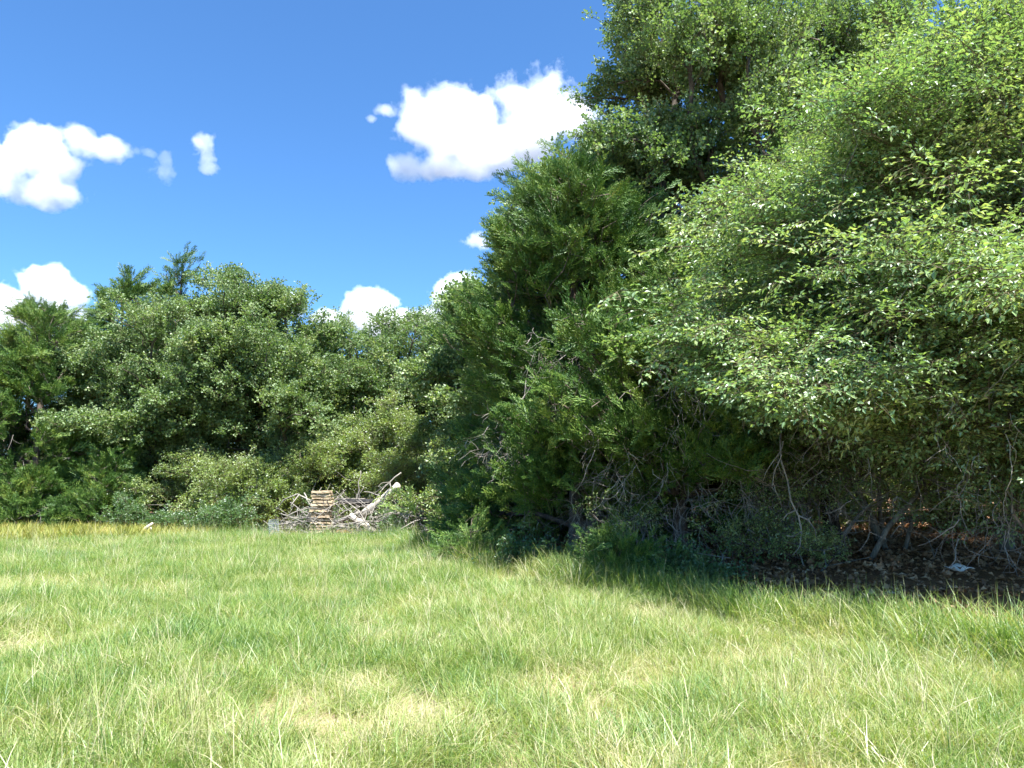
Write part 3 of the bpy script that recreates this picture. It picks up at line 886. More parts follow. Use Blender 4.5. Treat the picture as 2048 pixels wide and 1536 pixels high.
elm = tree('elm_tree', 'elm', 7.9, 12.6, 'bright yellow green elm with tiered boughs filling the right of the picture', 'tree', TW,
     E=[(-2.4, -1.8, 3.9, 3.1, 2.3, 1.4), (-1.2, -1.0, 5.5, 2.8, 2.5, 1.6), (0.3, -0.4, 7.4, 2.4, 2.4, 1.8), (1.2, -1.8, 3.2, 2.6, 2.2, 1.9), (-1.6, -1.8, 2.5, 2.6, 1.6, 0.9), (0.8, -1.2, 5.6, 2.2, 2.0, 2.0), (0.6, -2.6, 1.9, 1.7, 1.1, 1.0), (-1.0, -2.0, 1.9, 1.6, 1.2, 0.7)],
     clusters=105, per=12, count=8300, trunk=(0.06, 3.0), stems=3, seed=46, scale=1.0,
     boughs=(((-1.5, -1.2, 3.0), (-5.3, -2.6, 3.2), 9), ((-1.5, -1.5, 2.6), (-4.2, -3.5, 2.5), 8), ((0, -1.5, 3), (-2.0, -4.0, 3.3), 8), ((-1, -1, 4.2), (-4.5, -2.6, 4.9), 8),
             ((0.5, -1.5, 2.5), (-0.8, -4.0, 2.0), 8), ((1, -1.5, 4), (0.2, -4.0, 4.3), 8), ((0, -1, 5.5), (-2.8, -3.0, 6.3), 8), ((-0.5, -1, 3.6), (-3.2, -4.0, 4.0), 8),
             ((0.8, -0.8, 6.8), (-1.2, -2.6, 7.6), 7), ((1.2, -1.5, 3.0), (1.6, -4.2, 2.6), 8)),
     holes=((-2.3, -3.6, 1.9, 0.75), (-0.9, -3.7, 2.75, 0.5), (-3.2, -3.0, 2.9, 0.45), (-2.3, -3.3, 4.6, 0.5), (0.4, -3.4, 3.5, 0.5), (-0.6, -3.0, 5.4, 0.5), (-3.6, -2.2, 1.7, 0.8),
            (-0.95, -2.0, 3.2, 0.6), (-0.6, -2.5, 4.6, 0.6), (-0.3, -2.9, 6.0, 0.6), (-2.8, -1.3, 3.0, 0.55), (-2.3, -2.0, 4.8, 0.55), (0.2, -2.6, 2.2, 0.5),  # from here on, gaps added along the sun's path to the leaf litter
            (-0.45, -1.3, 2.2, 0.45), (-0.16, -1.7, 3.3, 0.45), (0.13, -2.13, 4.4, 0.45), (0.41, -2.55, 5.5, 0.45), (0.7, -2.97, 6.6, 0.45)), dead=420, dead_zone=(-3.4, 2.8, -3.0, 1.0, 0.4, 2.8), shell=0.42)
tree('elm_tree', 'elm', 11.6, 11.6, 'second elm whose crown runs out of the right edge of the picture', 'tree', TW,
     E=[(-0.6, -0.4, 5.2, 3.0, 2.8, 2.4), (0, 0, 7.6, 2.4, 2.4, 1.9), (-1.4, -1.2, 3.0, 1.9, 1.8, 1.3)], clusters=60, per=9, count=2700, trunk=(0.09, 3.0), stems=2, seed=47,
     dead=60, dead_zone=(-3.0, 1.0, -2.6, 0.5, 0.4, 3.0))
tree('oak_tree', 'oak', 6.6, 15.6, 'leafy oak filling the shade between the cedars and the elm', 'tree', TW,
     E=[(0, 0, 5.6, 2.4, 2.0, 2.4), (-0.6, -0.4, 3.6, 2.0, 1.8, 1.6)], clusters=90, per=7, count=4200, trunk=(0.14, 2.6), seed=48)

# --- depth of the wood
rg0 = np.random.default_rng(99)
deep = [(0.2, 23.5, 8.0), (4.2, 23.0, 9.0), (8.2, 24.0, 9.0), (12.6, 22.0, 9.5), (16, 17.5, 9), (14.4, 14.5, 8), (-8.8, 33, 7.6), (-13, 35, 7.6), (-18, 35, 7.8), (-23.5, 29, 7.4), (-2.5, 37, 7), (6.5, 29, 9), (12, 28, 9.5), (19, 24, 9.5), (1.5, 29.5, 8)]
deep_txt = ['dim oak seen through gaps behind the big cedar', 'dim oak in the shade behind the shorter cedar', 'dim oak behind the elm, left of its trunk', 'dim oak behind the elm, right of its trunk',
            'dim oak behind the second elm', 'dim oak close behind the right edge of the picture', 'far oak behind the domed oak of the treeline', 'far oak behind the round crowned oak', 'far oak behind the left cedars',
            'far oak past the left edge of the picture', 'far oak low behind the see-through oak', 'deep oak well behind the shorter cedar', 'deep oak well behind the elm', 'deep oak far behind the second elm', 'deep oak well behind the big cedar']
for k, ((x, y, h), tx) in enumerate(zip(deep, deep_txt)):
    rx = 2.6 + 0.6 * rg0.random()
    tree('oak_tree', 'oak', x, y, tx, 'tree', TB, E=[(0, 0, h - 2.8, rx, rx, 2.6), (0.3, -0.3, h * 0.36, rx * 0.95, rx * 0.9, h * 0.28)], clusters=60, per=5, count=2300,
         trunk=(0.15, h * 0.35), seed=60 + k, scale=1.35, r_min=0.008)
under = [(5.2, 18.2, 2.6, 'shaded understory bush between the cedars and the elm trunk'), (8.6, 18.6, 2.6, 'shaded understory bush behind the elm trunk'), (2.4, 19.2, 2.4, 'shaded understory bush behind the shorter cedar'),
         (12.0, 17.4, 2.8, 'shaded understory bush behind the second elm trunk'), (-0.6, 21.5, 2.6, 'shaded understory bush behind the big cedar'), (-12.2, 30, 2.8, 'shaded understory bush behind the trunks of the far oaks'), (-7.6, 30, 2.6, 'shaded understory bush right of the far oak trunks'),
         (-17, 31, 2.8, 'shaded understory bush behind the left cedars'), (-3.0, 29.5, 2.8, 'shaded understory bush behind the light green bush')]
for k, (x, y, h, tx) in enumerate(under):
    tree('leafy_bush', 'bush', x, y, tx, 'bush', 'bushes in the shade of the wood', E=[(0, 0, h * 0.5, 2.2, 1.6, h * 0.55)], clusters=45, per=6, count=1500, trunk=(0.05, 0.7), stems=3, seed=90 + k, scale=1.25)

# --- small growth on the border
tree('cedar_sapling', 'cedar', -0.8, 14.7, 'small yellow green cedar sapling in the grass left of the big cedar', 'sapling', 'cedar saplings on the border',
     cone=(0.72, 0.5, 0.05, 0.5), clusters=20, per=4, count=190, trunk=(0.025, .5), seed=120, scale=0.7, zmin=0.05)
tree('cedar_sapling', 'cedar', 1.75, 11.9, 'flat yellow green cedar sapling at the edge of the grass before the dead twigs', 'sapling', 'cedar saplings on the border',
     cone=(0.62, 0.7, 0.05, 0.5), clusters=22, per=5, count=300, trunk=(0.02, .4), seed=121, scale=0.6, zmin=0.05)
tree('leafy_shrub', 'bush', 1.9, 13.0, 'small shrub with silvery leaves before the shaded cedar twigs', 'shrub', 'little shrubs on the border',
     E=[(0, 0, 0.85, 0.5, 0.35, 0.2), (-0.25, 0, 0.55, 0.3, 0.3, 0.2)], clusters=16, per=4, count=110, trunk=(0.02, .4), stems=3, seed=122, scale=0.7)
tree('leafy_shrub', 'bush', 3.75, 12.1, 'light green shrub by the leaf litter, left of the elm', 'shrub', 'little shrubs on the border',
     E=[(0, 0, 0.5, 0.5, 0.35, 0.3)], clusters=14, per=4, count=110, trunk=(0.02, .3), stems=3, seed=123, scale=0.7)
tree('leafy_shrub', 'bush', 4.5, 11.6, 'tiny sprouting shrub on the bright patch of leaf litter', 'shrub', 'little shrubs on the border',
     E=[(0, 0, 0.35, 0.4, 0.35, 0.25)], clusters=14, per=4, count=110, trunk=(0.015, .25), stems=2, seed=124, scale=0.6)
wl_ = [(-9.3, 23.0, 0.75, 'clump of bright green weeds under the wide bush, nearest the brush pile'), (-10.6, 23.3, 0.6, 'clump of bright green weeds beside the dead forked branch'), (-8.3, 22.7, 0.8, 'clump of tall green weeds at the left foot of the brush pile'),
       (-11.9, 23.4, 0.95, 'tall leafy weeds left of the wide grey green bush'), (-5.9, 22.6, 0.7, 'green weeds growing through the brush pile right of the tan boards'), (-3.3, 22.3, 0.7, 'leafy weeds growing through the right half of the brush pile'),
       (0.4, 13.6, 0.4, 'dark green weeds in the shade at the foot of the big cedar'), (2.6, 11.6, 0.4, 'dark green weeds where the grass meets the leaf litter')]
for k, (x, y, h, tx) in enumerate(wl_):
    tree('weed_clump', 'weed', x, y, tx, 'weeds', 'weed clumps on the border', E=[(0, 0, h * 0.55, 0.55, 0.4, h * 0.5)], clusters=18, per=4, count=170, trunk=(0.012, h * .4), stems=4, seed=130 + k, scale=0.75, zmin=0.08)

tree('leafy_shrub', 'elm', 7.5, 10.5, 'open shrub of drooping twigs and few leaves before the elm stems', 'shrub', 'loose shrubs under the elm',
     E=[(0, 0, 1.35, 1.1, 0.6, 0.6)], clusters=24, per=4, count=190, trunk=(0.03, .8), stems=3, seed=125, scale=0.7, dead=70, dead_zone=(-1.1, 1.1, -0.6, 0.4, 0.3, 1.6))
tree('leafy_shrub', 'elm', 5.2, 12.7, 'loose twiggy shrub between the leaning bough and the hanging dead branch', 'shrub', 'loose shrubs under the elm',
     E=[(0, 0, 1.3, 1.0, 0.5, 0.6)], clusters=20, per=4, count=150, trunk=(0.03, .8), stems=3, seed=126, scale=0.7, dead=70, dead_zone=(-1.1, 1.1, -0.6, 0.4, 0.3, 1.6))
# thin bare stems in the shade under the elm
for k, (x, y, h, tx) in enumerate([(5.3, 13.6, 3.2, 'thin crooked sapling left of the elm stems, mostly bare twigs'), (6.5, 12.9, 2.8, 'thin leaning sapling just left of the white scrap'),
                                   (8.0, 10.9, 2.6, 'thin twiggy sapling before the elm stems at the right edge'), (7.2, 14.6, 3.0, 'thin sapling standing in the leaf litter behind the white scrap'),
                                   (4.3, 14.6, 2.6, 'thin dark sapling between the shorter cedar and the elm')]):
    tree('bare_sapling', 'elm', x, y, tx, 'sapling', 'thin saplings under the elm', E=[(0, 0, h * 0.72, 1.1, 0.9, h * 0.3)], clusters=26, per=2, count=170, trunk=(0.035, h * 0.6), stems=1 + k % 2, seed=150 + k,
         dead=36, dead_zone=(-0.9, 0.9, -0.7, 0.5, 0.5, h * 0.8), scale=0.8)

# turned leaves on the elm: a dying twig of orange leaves
n = 16
P = np.array([-3.0, -2.9, 3.05]) + rng.normal(0, 1, (n, 3)) * np.array([0.20, 0.15, 0.10]) + np.array([0.45, 0, 0.12]) * (np.arange(n)[:, None] % 2)
scatter('orange_leaves', P, euler_from(rng.normal(0, 1, (n, 3)) * np.array([1, 1, 0.3]), np.array([[0, 0, 1.0]]) + rng.normal(0, .3, (n, 3))), np.full(n, 0.6), np.zeros(n), NG_orange, elm)['kind'] = 'stuff'

# ------------------------------------------------------------------ ground cover
def visible_strip(n, y0, y1, margin=3.0, power=1.0):
    y = y0 + (y1 - y0) * rng.random(n) ** power
    w = 0.70 * y + margin
    x = rng.uniform(-1, 1, n) * w
    return x, y, w


def meadow():
    N = 190000
    # even over the ground: weight by width
    y = rng.uniform(2.0, 24.5, N)
    x = rng.uniform(-1, 1, N) * (0.70 * 24.5 + 3)
    k = np.abs(x) < 0.70 * y + 2.5
    x, y = x[k], y[k]
    d = wood_depth(x, y) + 0.9 * (fbm(x / 1.1, y / 1.1, 40) - 0.5)
    t = np.clip((x + 17) / 7.5, 0, 1)
    keep = (d < 0.15) & ~((x < -9.4) & (y > 15.8 + 5.8 * t + 0.8 * (fbm(x, y, 70) - 0.5)) & (rng.random(len(x)) < 0.92))
    # yellow weeds take the far left wedge
    x, y, d = x[keep], y[keep], d[keep]
    bare = fbm(x / 0.75, y / 0.75, 50)                  # clumps and thin spots
    thin = fbm(x / 2.6, y / 2.6, 51)
    near = np.clip((9 - y) / 6, 0, 1)
    dens = np.clip(0.66 + 2.6 * (bare - 0.44) + 1.2 * (thin - 0.5) + 0.55 * (1 - near), 0.06, 1)
    keep = rng.random(len(x)) < dens * np.clip(14 / y, 0.5, 1)
    x, y, d, bare, thin, near = (a[keep] for a in (x, y, d, bare, thin, near))
    n = len(x)
    side = np.tanh(x / 6)
    dry = 0.40 + 0.09 * side + 0.30 * (0.5 - thin) + 0.55 * np.clip(0.47 - bare, 0, 1) + rng.normal(0, 0.15, n) + 0.05 * near
    dry -= 0.10 * np.clip((fbm(x / 1.8, y / 3.2, 57) - 0.5) * 4, 0, 1)
    edge = np.clip(1 + d / 1.2, 0, 1)
    dry -= 0.20 * edge
    u = rng.random(n)
    pick = np.where(u < 0.34, 0, np.where(u < 0.62, 1, np.where(u < 0.82, 2, np.where(u < 0.955, 3, 6))))
    pick = np.where((rng.random(n) < 0.75 * edge * np.clip((x + 3.5) / 2, 0.06, 1)), 5, pick)
    flat = (rng.random(n) < np.clip(0.56 - bare, 0, 1) * 1.6)
    pick = np.where(flat & (edge < 0.3), 4, pick)
    dry = np.where(pick == 4, 0.72 + rng.normal(0, 0.12, n), dry)
    dry = np.where(pick == 6, 0.7 + rng.normal(0, 0.12, n), dry)
    s = rng.uniform(0.75, 1.3, n) * (0.82 + 0.35 * bare)
    s *= 1 + 0.25 * np.clip((y - 9) / 10, 0, 1) - 0.12 * edge * (x < -2.5)
    xt = rng.uniform(-13, 13, 26000); yt = rng.uniform(2.2, 15, 26000)
    bt = fbm(xt / 0.75, yt / 0.75, 50)
    kt = (np.abs(xt) < 0.7 * yt + 1.5) & (wood_depth(xt, yt) < 0) & (rng.random(26000) < np.clip(0.56 - bt, 0, 1) * 4.5 * np.clip((bt - 0.30) * 12, 0.25, 1)) & ((xt > -9.4) | (yt < 15))
    xt, yt = xt[kt], yt[kt]; m = len(xt)
    x, y = np.concatenate([x, xt]), np.concatenate([y, yt])
    pick = np.concatenate([pick, np.where(rng.random(m) < 0.8, 4, 2)]); s = np.concatenate([s, rng.uniform(0.6, 1.0, m)])
    dry = np.concatenate([dry, 0.66 + rng.normal(0, 0.18, m)]); n = len(x)
    P = np.stack([x, y, ground_z(x, y)], 1)
    rot = np.stack([rng.normal(0, .16, n), rng.normal(0, .16, n), rng.uniform(0, 6.283, n)], 1)
    o = scatter('grass', P, rot, s, pick, NG_grass, extra={'dry': np.clip(dry, 0, 1)})
    tag(o, 'ankle high meadow grass, green with straw coloured patches', 'grass', kind='stuff')


meadow()


def yellow():
    n = 7000
    x = rng.uniform(-22, -8.8, n); y = rng.uniform(15.0, 24.4, n)
    t = np.clip((x + 17) / 7.5, 0, 1)                       # narrows to the right
    lo = 15.4 + 5.6 * t + 0.8 * (fbm(x, y, 70) - 0.5)
    k = (y > lo) & (y < 24.2) & (rng.random(n) < 1 - 0.75 * t ** 2)
    x, y, t = x[k], y[k], t[k]
    n = len(x)
    P = np.stack([x, y, ground_z(x, y)], 1)
    rot = np.stack([rng.normal(0, .15, n), rng.normal(0, .15, n), rng.uniform(0, 6.28, n)], 1)
    o = scatter('yellow_weeds', P, rot, rng.uniform(0.9, 1.5, n), rng.integers(0, 2, n), NG_yweed)
    tag(o, 'strip of yellow and orange weeds at the foot of the left cedars', 'weeds', kind='stuff')


yellow()


def litter():
    n = 15000
    x = rng.uniform(-24, 20, n); y = rng.uniform(4, 30, n)
    d = wood_depth(x, y) + 0.8 * (fbm(x / 1.1, y / 1.1, 40) - 0.5)
    k = (d > -0.3) & (np.abs(x) < 0.75 * y + 3) & (rng.random(n) < np.where(x < -3, 0.35, 1))
    x, y = x[k], y[k]; n = len(x)
    P = np.stack([x, y, ground_z(x, y) + 0.005], 1)
    rot = np.stack([rng.normal(0, .1, n), rng.normal(0, .1, n), rng.uniform(0, 6.28, n)], 1)
    o = scatter('leaf_litter', P, rot, rng.uniform(0.8, 1.4, n), rng.integers(0, 3, n), NG_litter)
    tag(o, 'dead brown leaves strewn over the ground under the trees', 'leaf litter', kind='stuff')


litter()

# ------------------------------------------------------------------ brush pile and what lies on it
rb = np.random.default_rng(5)


def branch_mesh(ln, r, forks, mat, seed, wob=0.16):
    rg = np.random.default_rng(seed)
    bag = Bag()
    pts, rad = crooked(rg, (0, 0, 0), (1, 0, 0), ln, r, 9, 0, wob)
    pts -= pts.mean(0)
    bag.add(*tube(pts, rad, 6))
    for _ in range(forks):
        i = rg.integers(2, 8)
        d = unit(pts[i + 1] - pts[i]) + rg.normal(0, 0.6, 3)
        p2, r2 = crooked(rg, pts[i], d, ln * rg.uniform(0.2, 0.5), rad[i] * 0.7, 6, 0, wob * 1.3)
        bag.add(*tube(p2, r2, 5))
    return bag.mesh('branch', [mat], True)


bm = [branch_mesh(l, r, f, M_dead, 300 + i) for i, (l, r, f) in enumerate([(2.2, 0.035, 3), (1.7, 0.026, 3), (1.3, 0.02, 2), (2.6, 0.045, 3), (1.0, 0.016, 2), (1.5, 0.03, 4)])]
PX, PY = -4.4, 22.2
pile = empty('brush_pile', (PX, PY, gz(PX, PY)), 'heap of grey dead branches at the far edge of the grass', 'brush pile')
for k in range(290):
    u = rb.uniform(-2.3, 2.7)
    hmax = 1.28 * max(0.15, 1 - (abs(u + 0.1) / 2.5) ** 2)
    v = rb.normal(0, 0.55)
    z = 0.06 + hmax * rb.random() ** 0.8 * math.exp(-(v / 0.9) ** 2)
    o = link('branch', bm[rb.integers(0, 6)], pile, (u, v, z))
    o.rotation_euler = (rb.uniform(0, 6.28), rb.normal(0.0, 0.30), rb.normal(0, 0.75) + (3.14 if rb.random() < .5 else 0))
    s = rb.uniform(0.45, 0.85); o.scale = (s, s * 0.62, s * 0.62)


def log_obj(name, p0, p1, r0, r1, mat, label, cat, seed, knots=2):
    rg = np.random.default_rng(seed)
    p0, p1 = np.array(p0, float), np.array(p1, float)
    ln = np.linalg.norm(p1 - p0)
    c = (p0 + p1) / 2
    t = np.linspace(0, 1, 9)[:, None]
    pts = (p0 - c) * (1 - t) + (p1 - c) * t + rg.normal(0, 0.012, (9, 3))
    bag = Bag()
    V, F = tube(pts, np.linspace(r0, r1, 9) * rg.uniform(0.93, 1.07, 9), 12)
    bag.add(V, F)
    d = unit(p1 - p0)
    for _ in range(knots):
        i = rg.integers(2, 7)
        o = unit(np.cross(d, rg.normal(0, 1, 3)))
        bag.add(*tube([pts[i], pts[i] + (o + d * .5) * r0 * 1.9], [r0 * 0.42, r0 * 0.3], 7))
    ob = link(name, bag.mesh(name, [mat], True), None, c)
    tag(ob, label, cat)
    return ob


log_obj('pale_log', (-4.55, 22.6, 0.55), (-3.35, 22.4, 1.52), 0.12, 0.095, M_pale_log, 'pale barkless log sticking up at a slant out of the brush pile', 'log', 1)
log_obj('charred_log', (-5.35, 23.2, 1.02), (-4.2, 23.1, 0.98), 0.10, 0.085, M_char, 'blackened log lying level on top of the brush pile', 'log', 2)
log_obj('grey_pole', (-5.9, 22.2, 0.12), (-4.5, 22.35, 0.72), 0.07, 0.05, M_dead, 'long grey pole slanting along the front of the brush pile', 'log', 3, 1)
log_obj('pale_log', (-4.75, 22.25, 0.62), (-4.0, 22.15, 0.16), 0.085, 0.07, M_pale_log, 'short thick pale log lying low at the front of the brush pile', 'log', 4, 1)


def branch_thing(name, chains, loc, mat, label, cat):
    bag = Bag()
    for pts, r in chains:
        pts = np.array(pts, float)
        bag.add(*tube(pts, np.array(r, float), 7))
    o = link(name, bag.mesh(name, [mat], True), None, loc)
    tag(o, label, cat)
    return o


branch_thing('dead_branch', [([(0, 0, -0.05), (-0.02, 0, 0.35), (0.06, 0, 0.6), (0.02, 0.02, 0.85), (0.1, 0, 1.05), (0.09, 0, 1.2)], [.022, .02, .018, .016, .012, .01]),
                             ([(0.0, 0, 0.42), (0.12, 0, 0.55), (0.2, 0, 0.7)], [.013, .011, .008])], (-4.75, 23.1, 0.75), M_dead, 'thin bare branch standing upright behind the slanting pale log', 'branch')
branch_thing('dead_branch', [([(0, 0, -0.2), (-0.25, -0.05, 0.35), (-0.6, -0.1, 0.52), (-1.0, -0.1, 0.35), (-1.25, -0.1, 0.0)], [.03, .028, .024, .02, .014]),
                             ([(-0.2, 0, 0.3), (0.0, 0, 0.55), (0.1, 0, 0.72)], [.016, .013, .009]), ([(-0.55, -0.1, 0.5), (-0.75, -0.2, 0.2), (-0.7, -0.2, 0.0)], [.016, .013, .009])],
             (-5.9, 22.9, 0.72), M_dead, 'arching dead branch left of the stack of tan boards', 'branch')
branch_thing('dead_branch', [([(-0.22, 0, -0.05), (-0.16, 0, 0.16), (-0.02, 0, 0.3), (0.06, 0, 0.36), (0.16, 0, 0.44)], [.06, .058, .055, .05, .03]),
                             ([(0.06, 0, 0.36), (0.16, 0.02, 0.2), (0.32, 0.04, 0.02)], [.03, .025, .018])], (-10.55, 21.9, gz(-10.55, 21.9)), M_pale_log, 'pale forked dead branch poking out of the yellow weeds', 'branch')
branch_thing('dead_branch', [([(0, 0, 1.0), (0.03, 0, 0.72), (0.13, 0.0, 0.5), (0.16, -0.02, 0.28), (0.12, -0.02, 0.06), (0.02, 0, -0.06)], [.012, .012, .012, .01, .008, .005]),
                             ([(0.13, 0, 0.5), (0.27, 0, 0.44), (0.36, 0, 0.3), (0.38, 0, 0.14)], [.013, .011, .008, .005]), ([(0.16, -0.02, 0.28), (0.04, 0, 0.2), (-0.06, 0, 0.22)], [.01, .008, .005]),
                             ([(0.1, 0, 0.58), (-0.03, 0, 0.52), (-0.12, 0, 0.42)], [.01, .008, .005]), ([(0.27, 0, 0.44), (0.33, 0, 0.5)], [.008, .005]),
                             ([(0, 0, 1.0), (-0.03, 0.15, 1.3), (0.1, 0.5, 1.6), (0.4, 1.2, 2.0)], [.012, .013, .015, .018])],
             (4.0, 10.9, 0.62), M_dead, 'pale forked dead branch hanging down before the dark hollow', 'branch')
branch_thing('fallen_branch', [([(0, 0, 0.0), (0.35, 0.1, 0.5), (0.9, 0.2, 1.0), (1.2, 0.3, 1.7), (1.5, 0.5, 2.5), (1.9, 0.8, 3.2)], [.045, .043, .04, .036, .03, .022]),
                               ([(0.9, 0.2, 1.0), (1.5, 0.1, 1.15), (2.2, -0.1, 1.5)], [.028, .024, .016]), ([(0.35, 0.1, 0.5), (0.0, 0, 0.62), (-0.35, -0.1, 0.6)], [.018, .014, .008]),
                               ([(1.2, 0.3, 1.7), (0.8, 0.1, 1.85), (0.5, 0, 2.2)], [.016, .013, .008])],
             (5.6, 11.9, gz(5.6, 11.9)), M_bark_elm, 'leaning lichen grey bough rising from the leaf litter under the elm', 'branch')
branch_thing('fallen_branch', [([(0, 0, 0.02), (0.5, 0.0, 0.2), (0.9, 0.0, 0.42), (1.15, 0.05, 0.15)], [.018, .016, .014, .01]), ([(0.9, 0, 0.42), (1.1, -0.1, 0.55)], [.009, .005])],
             (4.1, 13.0, gz(4.1, 13)), M_dead, 'thin arched dead branch touching the leaf litter in the dark hollow', 'branch')
branch_thing('wooden_stake', [([(0, 0, -0.1), (0.01, 0, 0.3), (0.015, 0, 0.62)], [.035, .033, .03])], (-9.75, 22.9, gz(-9.75, 22.9)), M_bark_oak, 'short dark stake standing in front of the wide grey green bush', 'stake')

# stack of tan boards
BX, BY = -5.62, 22.35
stack = empty('board_stack', (BX, BY, gz(BX, BY)), 'neat stack of rough tan boards in front of the brush pile', 'board stack')
stack.rotation_euler = (0, 0, R(6))
z = 0.12


def board_mesh(w, d, h, seed):
    rg = np.random.default_rng(seed)
    nx_, ny_ = 7, 4
    V, F = [], []
    xs, ys = np.linspace(-w / 2, w / 2, nx_), np.linspace(-d / 2, d / 2, ny_)
    def P(i, j, top):
        e = 0.006
        return (xs[i] + rg.normal(0, e), ys[j] + rg.normal(0, e), (h if top else 0) + rg.normal(0, 0.006))
    top = [[P(i, j, 1) for j in range(ny_)] for i in range(nx_)]
    bot = [[P(i, j, 0) for j in range(ny_)] for i in range(nx_)]
    V = [p for r in top for p in r] + [p for r in bot for p in r]
    t = lambda i, j: i * ny_ + j
    b_ = lambda i, j: nx_ * ny_ + i * ny_ + j
    for i in range(nx_ - 1):
        for j in range(ny_ - 1):
            F.append((t(i, j), t(i + 1, j), t(i + 1, j + 1), t(i, j + 1)))
            F.append((b_(i, j), b_(i, j + 1), b_(i + 1, j + 1), b_(i + 1, j)))
        F.append((t(i, 0), b_(i, 0), b_(i + 1, 0), t(i + 1, 0)))
        F.append((t(i, ny_ - 1), t(i + 1, ny_ - 1), b_(i + 1, ny_ - 1), b_(i, ny_ - 1)))
    for j in range(ny_ - 1):
        F.append((t(0, j), t(0, j + 1), b_(0, j + 1), b_(0, j)))
        F.append((t(nx_ - 1, j), b_(nx_ - 1, j), b_(nx_ - 1, j + 1), t(nx_ - 1, j + 1)))
    return mesh('board', np.array(V), [np.array(F)], [M_board])


for k in range(14):
    h = rb.uniform(0.052, 0.060)
    o = link('board', board_mesh(0.55 + 0.06 * (1 - k / 13) + rb.normal(0, 0.02), 0.62 + rb.normal(0, .02), h, 500 + k), stack, (rb.normal(0, 0.014), rb.normal(0, 0.02), z))
    o.rotation_euler = (rb.normal(0, 0.01), rb.normal(0, 0.015), rb.normal(0, 0.025))
    z += h + rb.uniform(0.028, 0.040)

# roll of wire mesh
WX, WY = -6.55, 20.9
M_wire, N, L = new_mat('pale_wire')
out = N.new('ShaderNodeOutputMaterial'); b = N.new('ShaderNodeBsdfPrincipled')
b.inputs['Base Color'].default_value = (0.42, 0.50, 0.56, 1); b.inputs['Metallic'].default_value = 0.3; b.inputs['Roughness'].default_value = 0.5
L.new(b.outputs[0], out.inputs[0])
bag = Bag()
Hh = 0.55
for k in range(12):
    t = np.linspace(0, 2 * math.pi, 21)
    zz = 0.02 + Hh * k / 11
    bag.add(*tube(np.stack([0.13 * np.cos(t), 0.13 * np.sin(t), np.full(21, zz)], 1), np.full(21, 0.0022), 3, False))
for k in range(16):
    a = 2 * math.pi * k / 16
    rr_ = 0.13
    bag.add(*prisms(np.array([[rr_ * math.cos(a), rr_ * math.sin(a), 0]]), np.array([[rr_ * math.cos(a), rr_ * math.sin(a), Hh]]), np.array([0.0022]), np.array([0.0022]), 3))
wr = link('wire_roll', bag.mesh('wire_roll', [M_wire], True), None, (WX, WY, gz(WX, WY)))
wr.rotation_euler = (0.05, -0.06, 0)
tag(wr, 'pale blue grey roll of wire mesh standing left of the brush pile', 'wire roll')

# white scrap under the elm
M_white, N, L = new_mat('white_scrap')
out = N.new('ShaderNodeOutputMaterial'); b = N.new('ShaderNodeBsdfPrincipled'); b.inputs['Base Color'].default_value = (0.78, 0.77, 0.73, 1); b.inputs['Roughness'].default_value = 0.7
L.new(b.outputs[0], out.inputs[0])
V, F = [], []
n = 9
for i in range(n):
    for j in range(4):
        u, v = i / (n - 1) - .5, j / 3 - .5
        V.append((u * 0.36 + 0.01 * math.sin(9 * v), v * 0.14 + 0.02 * math.sin(5 * u), 0.06 + 0.03 * math.sin(7 * u + 2 * v) + 0.03 * abs(v)))
for i in range(n - 1):
    for j in range(3):
        a = i * 4 + j
        F.append((a, a + 4, a + 5, a + 1))
sc = link('white_scrap', mesh('white_scrap', np.array(V), [np.array(F)], [M_white], smooth=True), None, (6.2, 10.6, gz(6.2, 10.6) + 0.05))
sc.rotation_euler = (R(18), R(4), R(8))
sm = sc.modifiers.new('thick', 'SOLIDIFY'); sm.thickness = 0.006
tag(sc, 'crumpled white scrap lying on the brown leaf litter under the elm', 'litter scrap')


